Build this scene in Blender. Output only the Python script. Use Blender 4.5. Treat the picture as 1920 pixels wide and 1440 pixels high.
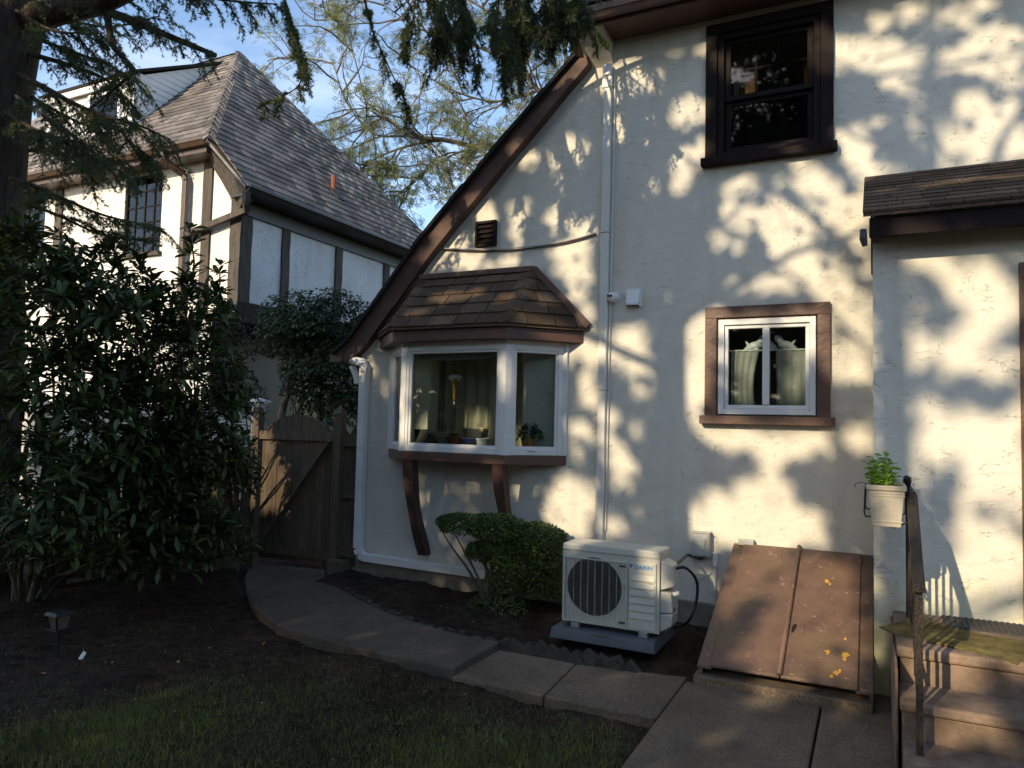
import bpy, bmesh, math, random
import numpy as np
from mathutils import Vector, Matrix
from mathutils.geometry import delaunay_2d_cdt
from math import sin, cos, tan, pi, radians, sqrt, atan2
random.seed(7); RNG = np.random.default_rng(7)
scene = bpy.context.scene
for o in list(bpy.data.objects): bpy.data.objects.remove(o)
COL = scene.collection

# ------------------------------------------------------------------ camera
YAW, PITCH, ROLL, FPX = -0.45708393, 0.05610116, 0.02414803, 1379.5
CAM = np.array([0.0, -6.6, 1.705])
_f = np.array([sin(YAW)*cos(PITCH), cos(YAW)*cos(PITCH), sin(PITCH)])
_r = np.array([cos(YAW), -sin(YAW), 0.0]); _u = np.cross(_r, _f)
CR = cos(ROLL)*_r + sin(ROLL)*_u; CU = -sin(ROLL)*_r + cos(ROLL)*_u; CF = _f
cd = bpy.data.cameras.new('camera'); cam = bpy.data.objects.new('camera', cd); COL.objects.link(cam)
cam.matrix_world = Matrix(((CR[0], CU[0], -CF[0], CAM[0]), (CR[1], CU[1], -CF[1], CAM[1]), (CR[2], CU[2], -CF[2], CAM[2]), (0, 0, 0, 1)))
cd.sensor_width = 36; cd.lens = FPX/1920*36; cd.clip_start = 0.05; cd.clip_end = 900
scene.camera = cam
scene.render.resolution_x = 1024; scene.render.resolution_y = 768

# ------------------------------------------------------------------ sky and sun
AZ, EL = radians(16.5), radians(25.0)                 # sun stands left of the wall's normal, behind the viewer
SUN = np.array([-sin(AZ)*cos(EL), -cos(AZ)*cos(EL), sin(EL)])
world = bpy.data.worlds.new('World'); scene.world = world; world.use_nodes = True
nt = world.node_tree; nt.nodes.clear()
sky = nt.nodes.new('ShaderNodeTexSky'); sky.sky_type = 'NISHITA'; sky.sun_disc = False
sky.sun_elevation = EL; sky.sun_rotation = atan2(SUN[0], SUN[1]) % (2*pi); sky.air_density = 1.0; sky.dust_density = 0.6; sky.ozone_density = 1.6
bg = nt.nodes.new('ShaderNodeBackground'); bg.inputs[1].default_value = 0.15
wo = nt.nodes.new('ShaderNodeOutputWorld')
# thin high cloud veil mixed into the sky
tc = nt.nodes.new('ShaderNodeTexCoord'); mp = nt.nodes.new('ShaderNodeMapping'); mp.inputs['Scale'].default_value = (1.5, 1.5, 5)
nz = nt.nodes.new('ShaderNodeTexNoise'); nz.inputs['Scale'].default_value = 2.2; nz.inputs['Detail'].default_value = 7
rp = nt.nodes.new('ShaderNodeValToRGB'); rp.color_ramp.elements[0].position = .46; rp.color_ramp.elements[1].position = .8
rp.color_ramp.elements[1].color = (.38, .38, .38, 1)
mx = nt.nodes.new('ShaderNodeMix'); mx.data_type = 'RGBA'; mx.inputs[7].default_value = (6.2, 6.4, 6.9, 1)
nt.links.new(tc.outputs['Generated'], mp.inputs[0]); nt.links.new(mp.outputs[0], nz.inputs['Vector']); nt.links.new(nz.outputs[0], rp.inputs[0])
nt.links.new(rp.outputs[0], mx.inputs[0]); nt.links.new(sky.outputs[0], mx.inputs[6]); nt.links.new(mx.outputs[2], bg.inputs[0]); nt.links.new(bg.outputs[0], wo.inputs[0])
sd = bpy.data.lights.new('sun', 'SUN'); sd.energy = 2.95; sd.angle = radians(0.55); sd.color = (1.0, 0.82, 0.56)
so = bpy.data.objects.new('sun', sd); COL.objects.link(so); so.rotation_euler = Vector(SUN).to_track_quat('Z', 'Y').to_euler(); so.location = (-6, -20, 14)
scene.view_settings.view_transform = 'Standard'; scene.view_settings.look = 'None'
scene.view_settings.exposure = 1.0; scene.view_settings.gamma = 1.0; scene.view_settings.use_curve_mapping = False

# ------------------------------------------------------------------ measuring helpers (a sight line met with a real plane)
def sight(px, py): return CR*((px-960)/FPX) - CU*((py-720)/FPX) + CF
def onY(px, py, Y=0.0): d = sight(px, py); return CAM + d*((Y-CAM[1])/d[1])
def onX(px, py, X): d = sight(px, py); return CAM + d*((X-CAM[0])/d[0])
def onZ(px, py, Z=0.0): d = sight(px, py); return CAM + d*((Z-CAM[2])/d[2])
def at(px, py, depth): return CAM + sight(px, py)*depth

# ------------------------------------------------------------------ materials
def new_mat(name):
    m = bpy.data.materials.new(name); m.use_nodes = True
    return m, m.node_tree, m.node_tree.nodes['Principled BSDF']
def mat(name, col, rough=.6, var=.25, scale=6.0, bump=0.0, bscale=40.0, stretch=(1, 1, 1), metal=0.0, rand=0.0, spec=.4, col2=None, detail=6, transl=0.0, coord='Object', bdist=.02, blotch=0.0):
    """base colour broken up by noise, optional per-piece variation and fine relief"""
    m, t, b = new_mat(name); N = t.nodes; L = t.links
    tcn = N.new('ShaderNodeTexCoord'); mpn = N.new('ShaderNodeMapping'); mpn.inputs['Scale'].default_value = stretch
    L.new(tcn.outputs[coord], mpn.inputs[0])
    n1 = N.new('ShaderNodeTexNoise'); n1.inputs['Scale'].default_value = scale; n1.inputs['Detail'].default_value = detail; n1.inputs['Roughness'].default_value = .65
    L.new(mpn.outputs[0], n1.inputs['Vector'])
    cr = N.new('ShaderNodeValToRGB'); cr.color_ramp.elements[0].position = .3; cr.color_ramp.elements[1].position = .72
    lo = [c*(1-var) for c in col]; hi = [min(1, c*(1+var)) for c in (col2 or col)]
    cr.color_ramp.elements[0].color = (*lo, 1); cr.color_ramp.elements[1].color = (*hi, 1)
    L.new(n1.outputs[0], cr.inputs[0]); out = cr.outputs[0]
    if rand:
        oi = N.new('ShaderNodeObjectInfo'); ge = N.new('ShaderNodeNewGeometry')
        ad = N.new('ShaderNodeMath'); ad.operation = 'ADD'; L.new(oi.outputs['Random'], ad.inputs[0]); L.new(ge.outputs['Random Per Island'], ad.inputs[1])
        fr = N.new('ShaderNodeMath'); fr.operation = 'FRACT'; L.new(ad.outputs[0], fr.inputs[0])
        mr = N.new('ShaderNodeMapRange'); mr.inputs[3].default_value = 1-rand; mr.inputs[4].default_value = 1+rand; L.new(fr.outputs[0], mr.inputs[0])
        mu = N.new('ShaderNodeVectorMath'); mu.operation = 'SCALE'; L.new(out, mu.inputs[0]); L.new(mr.outputs[0], mu.inputs['Scale']); out = mu.outputs[0]
    if blotch:                                           # old stains and worn areas, larger than the grain
        nb_ = N.new('ShaderNodeTexNoise'); nb_.inputs['Scale'].default_value = 1.7; nb_.inputs['Detail'].default_value = 7; nb_.inputs['Roughness'].default_value = .7; nb_.inputs['Distortion'].default_value = .6; L.new(tcn.outputs[coord], nb_.inputs['Vector'])
        rb_ = N.new('ShaderNodeMapRange'); rb_.inputs[1].default_value = .32; rb_.inputs[2].default_value = .68; rb_.inputs[3].default_value = 1-blotch; rb_.inputs[4].default_value = 1+blotch*.7; L.new(nb_.outputs[0], rb_.inputs[0])
        mb_ = N.new('ShaderNodeVectorMath'); mb_.operation = 'SCALE'; L.new(out, mb_.inputs[0]); L.new(rb_.outputs[0], mb_.inputs['Scale']); out = mb_.outputs[0]
    L.new(out, b.inputs['Base Color'])
    b.inputs['Roughness'].default_value = rough; b.inputs['Metallic'].default_value = metal; b.inputs['Specular IOR Level'].default_value = spec
    if bump:
        n2 = N.new('ShaderNodeTexNoise'); n2.inputs['Scale'].default_value = bscale; n2.inputs['Detail'].default_value = 5
        L.new(mpn.outputs[0], n2.inputs['Vector'])
        bp = N.new('ShaderNodeBump'); bp.inputs['Strength'].default_value = bump; bp.inputs['Distance'].default_value = bdist
        L.new(n2.outputs[0], bp.inputs['Height']); L.new(bp.outputs[0], b.inputs['Normal'])
    if transl:
        tr = N.new('ShaderNodeBsdfTranslucent'); L.new(out, tr.inputs[0]); ms = N.new('ShaderNodeMixShader'); ms.inputs[0].default_value = transl
        L.new(b.outputs[0], ms.inputs[1]); L.new(tr.outputs[0], ms.inputs[2]); L.new(ms.outputs[0], N['Material Output'].inputs[0])
    return m
def stucco(name, col, strength=.5, stain=None, scale=1.0):
    """hand trowelled render: broad swirls, raised ridges and short cracks"""
    m, t, b = new_mat(name); N = t.nodes; L = t.links
    tcn = N.new('ShaderNodeTexCoord')
    def noise(s, d=5, dist=0.0, st=None):
        n = N.new('ShaderNodeTexNoise'); n.inputs['Scale'].default_value = s*scale; n.inputs['Detail'].default_value = d; n.inputs['Distortion'].default_value = dist
        if st:
            q = N.new('ShaderNodeMapping'); q.inputs['Scale'].default_value = st; L.new(tcn.outputs['Object'], q.inputs[0]); L.new(q.outputs[0], n.inputs['Vector'])
        else: L.new(tcn.outputs['Object'], n.inputs['Vector'])
        return n.outputs[0]
    big = noise(1.3, 4); cr = N.new('ShaderNodeValToRGB'); cr.color_ramp.elements[0].position = .3; cr.color_ramp.elements[1].position = .75
    cr.color_ramp.elements[0].color = (*[c*.90 for c in col], 1); cr.color_ramp.elements[1].color = (*[c*1.04 for c in col], 1); L.new(big, cr.inputs[0])
    out = cr.outputs[0]
    stk = noise(3.0, 6, .3, (1.6, 1.6, .16)); sr = N.new('ShaderNodeMapRange'); sr.inputs[1].default_value = .52; sr.inputs[2].default_value = .80; sr.inputs[3].default_value = 1.0; sr.inputs[4].default_value = .86; L.new(stk, sr.inputs[0])
    sv = N.new('ShaderNodeVectorMath'); sv.operation = 'SCALE'; L.new(out, sv.inputs[0]); L.new(sr.outputs[0], sv.inputs['Scale']); out = sv.outputs[0]
    # thin cracks / ridge edges: a warped noise sliced into narrow bands
    rid = noise(5.5, 3, 1.2, (1, 1, 1.9))
    sl = N.new('ShaderNodeMath'); sl.operation = 'PINGPONG'; sl.inputs[1].default_value = .11; L.new(rid, sl.inputs[0])
    lt = N.new('ShaderNodeMapRange'); lt.inputs[1].default_value = 0; lt.inputs[2].default_value = .012; lt.inputs[3].default_value = 0; lt.inputs[4].default_value = 1; L.new(sl.outputs[0], lt.inputs[0])
    gate = noise(9.5, 2); gr = N.new('ShaderNodeMapRange'); gr.inputs[1].default_value = .54; gr.inputs[2].default_value = .62; L.new(gate, gr.inputs[0])
    crk = N.new('ShaderNodeMath'); crk.operation = 'SUBTRACT'; crk.inputs[0].default_value = 1; L.new(lt.outputs[0], crk.inputs[1])
    cm = N.new('ShaderNodeMath'); cm.operation = 'MULTIPLY'; L.new(crk.outputs[0], cm.inputs[0]); L.new(gr.outputs[0], cm.inputs[1])
    dk = N.new('ShaderNodeMix'); dk.data_type = 'RGBA'; dk.inputs[7].default_value = (*[c*.62 for c in col], 1)
    c5 = N.new('ShaderNodeMath'); c5.operation = 'MULTIPLY'; c5.inputs[1].default_value = .40; L.new(cm.outputs[0], c5.inputs[0])
    L.new(c5.outputs[0], dk.inputs[0]); L.new(out, dk.inputs[6]); out = dk.outputs[2]
    if stain:                                            # rising damp and algae near the ground, broken by noise
        sx = N.new('ShaderNodeSeparateXYZ'); L.new(tcn.outputs['Object'], sx.inputs[0])
        ns = noise(4.5, 6); ma = N.new('ShaderNodeMath'); ma.operation = 'MULTIPLY_ADD'; ma.inputs[1].default_value = -.9; L.new(ns, ma.inputs[0]); L.new(sx.outputs[2], ma.inputs[2])
        mr = N.new('ShaderNodeMapRange'); mr.inputs[1].default_value = stain[1]-.45; mr.inputs[2].default_value = stain[1]-.95; L.new(ma.outputs[0], mr.inputs[0])
        sm = N.new('ShaderNodeMix'); sm.data_type = 'RGBA'; sm.inputs[7].default_value = (*stain[0], 1); L.new(mr.outputs[0], sm.inputs[0]); L.new(out, sm.inputs[6]); out = sm.outputs[2]
    L.new(out, b.inputs['Base Color']); b.inputs['Roughness'].default_value = .85; b.inputs['Specular IOR Level'].default_value = .2
    sw0 = noise(7, 4, .8, (1, 1, 1.5)); sw_m = N.new('ShaderNodeMath'); sw_m.operation = 'MULTIPLY'; sw_m.inputs[1].default_value = .55; L.new(sw0, sw_m.inputs[0]); sw = sw_m.outputs[0]; fine = noise(60, 3)
    h1 = N.new('ShaderNodeMath'); h1.operation = 'MULTIPLY_ADD'; h1.inputs[1].default_value = .12; L.new(fine, h1.inputs[0]); L.new(sw, h1.inputs[2])
    h2 = N.new('ShaderNodeMath'); h2.operation = 'MULTIPLY_ADD'; h2.inputs[1].default_value = -.42; L.new(cm.outputs[0], h2.inputs[0]); L.new(h1.outputs[0], h2.inputs[2])
    bp = N.new('ShaderNodeBump'); bp.inputs['Strength'].default_value = strength; bp.inputs['Distance'].default_value = .03; L.new(h2.outputs[0], bp.inputs['Height']); L.new(bp.outputs[0], b.inputs['Normal'])
    return m
def glass(name, tint=(.86, .9, .88)):
    m, t, b = new_mat(name); N = t.nodes; L = t.links; N.remove(b)
    tr = N.new('ShaderNodeBsdfTransparent'); tr.inputs[0].default_value = (*tint, 1)
    gl = N.new('ShaderNodeBsdfGlossy'); gl.inputs['Roughness'].default_value = .03
    fr = N.new('ShaderNodeFresnel'); fr.inputs[0].default_value = 1.5; ms = N.new('ShaderNodeMixShader')
    L.new(fr.outputs[0], ms.inputs[0]); L.new(tr.outputs[0], ms.inputs[1]); L.new(gl.outputs[0], ms.inputs[2]); L.new(ms.outputs[0], N['Material Output'].inputs[0])
    return m
M = dict(
    stucco=stucco('stucco_cream', (.67, .635, .545), .62, ((.34, .30, .20), .15)),
    porch_stucco=stucco('stucco_cream_porch', (.67, .635, .545), .58, ((.50, .47, .29), .85)),
    nstucco=stucco('stucco_white', (.74, .73, .71), .9, None, 1.3),
    brown=mat('brown_paint', (.115, .063, .047), .5, .15, 5, .25, 30),
    dark=mat('dark_brown_paint', (.014, .009, .008), .65, .2, 6, .1, 30, spec=.12),
    timber=mat('rough_brown_timber', (.085, .045, .034), .7, .35, 3, .8, 14, (4, 4, .8)),
    rake=mat('rough_rake_timber', (.095, .052, .040), .7, .35, 5, .8, 10, (1, 1, 1)),
    gtimber=mat('weathered_grey_timber', (.082, .067, .055), .8, .4, 4, 1.0, 16, (4, 4, .7)),
    gutterbrown=mat('brown_gutter_enamel', (.10, .066, .046), .35, .15, 4),
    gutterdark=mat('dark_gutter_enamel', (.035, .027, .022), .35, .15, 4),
    white=mat('white_vinyl', (.72, .72, .70), .35, .06, 5),
    cream=mat('cream_enamel', (.50, .49, .42), .4, .07, 4),
    wcover=mat('cream_line_cover', (.68, .66, .60), .45, .06, 4),
    shingle=mat('brown_asphalt_shingle', (.115, .080, .055), .95, .45, 55, .9, 160, rand=.42, spec=.15, bdist=.01),
    dshingle=mat('dark_asphalt_shingle', (.035, .031, .028), .95, .4, 40, .6, 120, rand=.25, spec=.15),
    slate=mat('weathered_slate', (.125, .108, .095), .66, .4, 1.6, .5, 30, (1, 1, 1), rand=.52, col2=(.190, .168, .155)),
    gate=mat('weathered_fence_board', (.098, .070, .045), .8, .45, 5, .7, 20, (5, 5, .5), rand=.28),
    pinkconc=mat('worn_step_concrete', (.185, .118, .078), .92, .4, 6, .5, 120, col2=(.235, .165, .115), bdist=.008, blotch=.4),
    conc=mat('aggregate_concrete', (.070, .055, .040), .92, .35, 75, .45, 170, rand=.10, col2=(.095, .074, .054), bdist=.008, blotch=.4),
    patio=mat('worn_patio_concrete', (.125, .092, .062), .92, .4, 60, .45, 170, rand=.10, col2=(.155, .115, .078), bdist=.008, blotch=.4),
    found=mat('grey_foundation', (.20, .185, .15), .95, .4, 6, .5, 50),
    soil=mat('dark_garden_soil', (.048, .033, .022), .98, .6, 9, 1.0, 40, spec=.1, bdist=.05, blotch=.4),
    lawnsoil=mat('lawn_soil', (.036, .032, .018), .98, .6, 7, 1.0, 40, spec=.1, bdist=.05),
    bark=mat('furrowed_bark', (.085, .060, .045), .95, .5, 5, 1.0, 12, (4, 4, .7), bdist=.06),
    limb=mat('grey_limb_bark', (.13, .105, .08), .95, .4, 7, .7, 30),
    twig=mat('thin_twig_bark', (.07, .05, .038), .95, .3, 9),
    needle=mat('cedar_needles', (.075, .112, .042), .6, .35, 3, rand=.5, transl=.35, col2=(.10, .135, .048)),
    rhodo=mat('rhododendron_leaf', (.050, .080, .024), .5, .3, 6, rand=.55, transl=.15, col2=(.075, .105, .030)),
    laurel=mat('laurel_leaf', (.044, .070, .021), .5, .3, 5, rand=.55, transl=.2, col2=(.075, .100, .028)),
    holly=mat('holly_leaf', (.036, .064, .028), .5, .3, 5, rand=.4, transl=.12),
    box=mat('clipped_shrub_leaf', (.085, .130, .034), .6, .3, 5, rand=.5, transl=.22, col2=(.115, .165, .042)),
    locust=mat('locust_leaf', (.21, .235, .095), .6, .3, 3, rand=.3, transl=.4),
    shade=mat('evergreen_spray', (.035, .055, .025), .7, .3, 2, rand=.4),
    mint=mat('mint_leaf', (.23, .38, .045), .5, .25, 20, rand=.3, transl=.35),
    grass=mat('grass_blade', (.105, .135, .030), .6, .3, 1.2, rand=.5, transl=.25, col2=(.15, .17, .045)), mulch=mat('brown_mulch', (.075, .052, .036), .95, .4, 20, rand=.6),
    drygrass=mat('dry_grass_blade', (.125, .105, .048), .8, .3, 2, rand=.4, transl=.2),
    acpad=mat('grey_plastic_pad', (.11, .114, .124), .55, .1, 5),
    black=mat('black_plastic', (.012, .012, .013), .5, .2, 10),
    dgrey=mat('dark_grey_metal', (.05, .05, .055), .5, .2, 10),
    steel=mat('galvanised_steel', (.42, .43, .44), .4, .15, 10, metal=.7),
    grey=mat('grey_enamel', (.42, .43, .40), .45, .1, 10),
    blueprint=mat('blue_print', (.02, .22, .50), .5, .05, 10),
    blackprint=mat('black_print', (.015, .015, .02), .5, .05, 10),
    curtain=mat('cream_curtain', (.58, .53, .40), .9, .12, 6, .2, 200, transl=.35),
    lace=mat('white_curtain', (.50, .50, .48), .9, .12, 6, .2, 200, transl=.35),
    room=mat('dim_room_wall', (.36, .32, .26), .95, .2, 2),
    terracotta=mat('terracotta', (.24, .085, .05), .8, .2, 8),
    bluepot=mat('navy_glaze', (.012, .022, .07), .25, .2, 8),
    ceramic=mat('white_ceramic', (.6, .62, .66), .3, .1, 8),
    honey=mat('honey_wood', (.45, .20, .05), .5, .3, 8, stretch=(1, 1, .2)),
    planter=mat('tan_plastic', (.43, .39, .31), .65, .2, 9, .1, 60, blotch=.15),
    railpaint=mat('peeling_black_paint', (.012, .010, .008), .55, .5, 14, .5, 60, (3, 3, 1), col2=(.028, .020, .014)),
    moss=mat('mossy_coir_mat', (.17, .115, .062), 1.0, .5, 7, .9, 220, col2=(.22, .185, .07), spec=.05), edging=mat('mossy_edging', (.048, .044, .030), .95, .4, 9, .6, 40, col2=(.055, .052, .034)),
    rubber=mat('grey_rubber_mat', (.07, .065, .06), .8, .3, 90, .8, 120),
    lampglass=mat('frosted_lamp_lens', (.13, .10, .075), .3, .1, 8),
    leafdry=mat('fallen_leaf', (.34, .20, .07), .8, .3, 30, rand=.3),
    paper=mat('white_card', (.75, .75, .73), .7, .05, 5),
    pebble=mat('pale_chip', (.42, .40, .36), .8, .3, 10, rand=.5),
    doorpaint=None, glass=glass('window_glass'), dglass=glass('upper_window_glass', (.55, .55, .55)),
)
def hatch_paint():
    m = mat('brown_hatch_paint', (.138, .082, .059), .55, .22, 7, .25, 70); t = m.node_tree; N = t.nodes; L = t.links; b = N['Principled BSDF']
    src = b.inputs['Base Color'].links[0].from_socket; tcn = N.new('ShaderNodeTexCoord')
    n = N.new('ShaderNodeTexNoise'); n.inputs['Scale'].default_value = 22; n.inputs['Detail'].default_value = 4; L.new(tcn.outputs['Object'], n.inputs['Vector'])
    g = N.new('ShaderNodeTexNoise'); g.inputs['Scale'].default_value = 3.0; L.new(tcn.outputs['Object'], g.inputs['Vector'])
    r = N.new('ShaderNodeMapRange'); r.inputs[1].default_value = .665; r.inputs[2].default_value = .69; L.new(n.outputs[0], r.inputs[0])
    mx = N.new('ShaderNodeMix'); mx.data_type = 'RGBA'; mx.inputs[7].default_value = (.30, .19, .15, 1); L.new(r.outputs[0], mx.inputs[0]); L.new(src, mx.inputs[6])
    # green film on part of the paint
    r2 = N.new('ShaderNodeMapRange'); r2.inputs[1].default_value = .48; r2.inputs[2].default_value = .75; r2.inputs[4].default_value = .6; L.new(g.outputs[0], r2.inputs[0])
    m2 = N.new('ShaderNodeMix'); m2.data_type = 'RGBA'; m2.inputs[7].default_value = (.15, .115, .055, 1); L.new(r2.outputs[0], m2.inputs[0]); L.new(mx.outputs[2], m2.inputs[6])
    L.new(m2.outputs[2], b.inputs['Base Color']); return m
M['hatch'] = hatch_paint(); M['lichen'] = mat('orange_lichen', (.55, .30, .05), .9, .3, 30, .5, 80)

# ------------------------------------------------------------------ mesh helpers
ORG = {}
def origin(o): return ORG.get(o.name, Vector((0, 0, 0))) if o else Vector((0, 0, 0))
def tag(o, label=None, cat=None, group=None, kind=None):
    if label: o['label'] = label
    if cat: o['category'] = cat
    if group: o['group'] = group
    if kind: o['kind'] = kind
    return o
def thing(name, label, cat, loc=(0, 0, 0), group=None):
    o = bpy.data.objects.new(name, None); COL.objects.link(o); o.location = loc; o.empty_display_size = .2
    ORG[o.name] = Vector(loc); return tag(o, label, cat, group)
def link_mesh(name, me, m, parent=None, smooth=False):
    if m and not me.materials: me.materials.append(m)
    if smooth: me.shade_smooth()
    o = bpy.data.objects.new(name, me); COL.objects.link(o)
    if parent: o.parent = parent
    ORG[o.name] = origin(parent).copy(); return o
def inst(name, me, parent, loc, rot=None, scale=None):
    """one more piece that shares its mesh; loc in world space"""
    o = bpy.data.objects.new(name, me); COL.objects.link(o)
    if parent: o.parent = parent
    o.location = Vector(loc)-origin(parent)
    if rot is not None:
        if isinstance(rot, Matrix): o.rotation_mode = 'QUATERNION'; o.rotation_quaternion = rot.to_quaternion()
        else: o.rotation_euler = rot
    if scale: o.scale = scale
    ORG[o.name] = Vector(loc); return o
class MB:
    def __init__(s): s.v = []; s.f = []
    def add(s, vs, fs):
        n = len(s.v); s.v += [tuple(map(float, p)) for p in vs]; s.f += [tuple(i+n for i in f) for f in fs]; return s
    def box(s, x0, x1, y0, y1, z0, z1):
        return s.add([(x0, y0, z0), (x1, y0, z0), (x1, y1, z0), (x0, y1, z0), (x0, y0, z1), (x1, y0, z1), (x1, y1, z1), (x0, y1, z1)],
                     [(0, 3, 2, 1), (4, 5, 6, 7), (0, 1, 5, 4), (1, 2, 6, 5), (2, 3, 7, 6), (3, 0, 4, 7)])
    def hexa(s, a, b):                       # two quads (4 pts each) joined
        return s.add(list(a)+list(b), [(3, 2, 1, 0), (4, 5, 6, 7), (0, 1, 5, 4), (1, 2, 6, 5), (2, 3, 7, 6), (3, 0, 4, 7)])
    def prism(s, poly, d):                   # 3d polygon extruded by vector d
        n = len(poly); top = [(p[0]+d[0], p[1]+d[1], p[2]+d[2]) for p in poly]
        return s.add(list(poly)+top, [tuple(range(n))[::-1], tuple(range(n, 2*n))]+[(i, (i+1) % n, n+(i+1) % n, n+i) for i in range(n)])
    def bar(s, a, b, w, h, up=(0, 0, 1)):    # beam with rectangular section from a to b
        a = Vector(a); b = Vector(b); d = (b-a).normalized(); sd_ = d.cross(Vector(up))
        if sd_.length < 1e-4: sd_ = d.cross(Vector((0, 1, 0)))
        sd_.normalize(); u = sd_.cross(d)
        q = lambda c: [c-sd_*w/2-u*h/2, c+sd_*w/2-u*h/2, c+sd_*w/2+u*h/2, c-sd_*w/2+u*h/2]
        return s.hexa(q(a), q(b))
    def tube(s, pts, rad, n=8, cap=True):
        pts = [Vector(p) for p in pts]; k = len(pts); rad = rad if hasattr(rad, '__len__') else [rad]*k
        ref = None; vs = []
        for i, p in enumerate(pts):
            d = (pts[min(i+1, k-1)]-pts[max(i-1, 0)])
            if d.length < 1e-9: d = Vector((0, 0, 1))
            d.normalize()
            if ref is None: ref = d.orthogonal().normalized()
            ref = (ref-d*ref.dot(d))
            if ref.length < 1e-6: ref = d.orthogonal()
            ref.normalize(); b2 = d.cross(ref)
            for j in range(n):
                a = 2*pi*j/n; vs.append(p+(ref*cos(a)+b2*sin(a))*rad[i])
        fs = [(i*n+j, i*n+(j+1) % n, (i+1)*n+(j+1) % n, (i+1)*n+j) for i in range(k-1) for j in range(n)]
        if cap: fs += [tuple(range(n))[::-1], tuple((k-1)*n+j for j in range(n))]
        return s.add(vs, fs)
    def lathe(s, prof, c=(0, 0, 0), n=20, axis='Z'):
        vs = []
        for r, h in prof:
            for j in range(n):
                a = 2*pi*j/n
                p = (r*cos(a), r*sin(a), h) if axis == 'Z' else ((r*cos(a), h, r*sin(a)) if axis == 'Y' else (h, r*cos(a), r*sin(a)))
                vs.append((c[0]+p[0], c[1]+p[1], c[2]+p[2]))
        k = len(prof); fs = [(i*n+j, i*n+(j+1) % n, (i+1)*n+(j+1) % n, (i+1)*n+j) for i in range(k-1) for j in range(n)]
        fs += [tuple(range(n))[::-1], tuple((k-1)*n+j for j in range(n))]
        return s.add(vs, fs)
    def mesh(s, name, off=(0, 0, 0)):
        me = bpy.data.meshes.new(name); o = Vector(off)
        me.from_pydata([(v[0]-o.x, v[1]-o.y, v[2]-o.z) for v in s.v], [], s.f)
        bm = bmesh.new(); bm.from_mesh(me); bmesh.ops.recalc_face_normals(bm, faces=bm.faces); bm.to_mesh(me); bm.free(); return me
    def build(s, name, m, parent=None, smooth=False, bevel=0, seg=2):
        o = link_mesh(name, s.mesh(name, origin(parent)), m, parent, False)
        if smooth: o.data.shade_smooth()
        if bevel:
            b = o.modifiers.new('bevel', 'BEVEL'); b.width = bevel; b.segments = seg; b.limit_method = 'ANGLE'; b.angle_limit = radians(40)
        return o
def box_part(name, m, parent, x0, x1, y0, y1, z0, z1, bevel=0.0): return MB().box(x0, x1, y0, y1, z0, z1).build(name, m, parent, bevel=bevel)
def tiled(name, tv, tf, R, T, m, parent=None, kind=None):
    """one mesh made of many transformed copies of a small template; R (N,3,3), T (N,3)"""
    tv = np.asarray(tv, float); N = len(T); n = len(tv)
    V = np.einsum('nij,kj->nki', R, tv)+T[:, None, :]-np.array(origin(parent))
    F = np.asarray(tf); k = F.shape[1]; I = (F[None]+(np.arange(N)*n)[:, None, None]).reshape(-1)
    me = bpy.data.meshes.new(name); me.vertices.add(N*n); me.vertices.foreach_set('co', V.reshape(-1).astype(np.float32))
    nf = N*len(F); me.loops.add(nf*k); me.loops.foreach_set('vertex_index', I.astype(np.int32)); me.polygons.add(nf)
    me.polygons.foreach_set('loop_start', (np.arange(nf)*k).astype(np.int32)); me.update(calc_edges=True); me.validate()
    o = link_mesh(name, me, m, parent)
    if kind: o['kind'] = kind
    return o
def frames(dirs, roll=None, size=None):
    """rotation matrices with local Y along dirs, random roll, optional size"""
    d = dirs/np.linalg.norm(dirs, axis=1, keepdims=True); N = len(d)
    a = np.where(np.abs(d[:, 2:3]) > .95, np.array([[1., 0, 0]]), np.array([[0., 0, 1]]))
    x = np.cross(d, a); x /= np.linalg.norm(x, axis=1, keepdims=True); z = np.cross(x, d)
    if roll is not None:
        c = np.cos(roll)[:, None]; s = np.sin(roll)[:, None]; x, z = x*c+z*s, z*c-x*s
    R = np.stack([x, d, z], axis=2)
    if size is not None: R = R*np.asarray(size)[:, None, None]
    return R
def wall_mesh(outer, holes, place, reveal=None):
    """flat wall with openings; outer/holes are 2d loops, place maps (a,b,depth) to 3d"""
    pts = []; edges = []
    for lp in [outer]+holes:
        n0 = len(pts); pts += [Vector(p) for p in lp]; edges += [(n0+i, n0+(i+1) % len(lp)) for i in range(len(lp))]
    vs, es, fs, *_ = delaunay_2d_cdt(pts, edges, [], 0, 1e-6)
    def inside(p, lp):
        c = False; n = len(lp)
        for i in range(n):
            (x1, y1), (x2, y2) = lp[i], lp[(i+1) % n]
            if (y1 > p[1]) != (y2 > p[1]) and p[0] < (x2-x1)*(p[1]-y1)/(y2-y1)+x1: c = not c
        return c
    keep = []
    for f in fs:
        cx = sum(vs[i][0] for i in f)/len(f); cy = sum(vs[i][1] for i in f)/len(f)
        if inside((cx, cy), outer) and not any(inside((cx, cy), h) for h in holes): keep.append(tuple(f))
    mb = MB(); mb.add([place(v[0], v[1], 0) for v in vs], keep)
    if reveal:
        for h in holes:
            n = len(h); mb.add([place(p[0], p[1], 0) for p in h]+[place(p[0], p[1], reveal) for p in h], [(i, (i+1) % n, n+(i+1) % n, n+i) for i in range(n)])
    return mb
def rect(x0, x1, z0, z1): return [(x0, z0), (x1, z0), (x1, z1), (x0, z1)]
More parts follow.
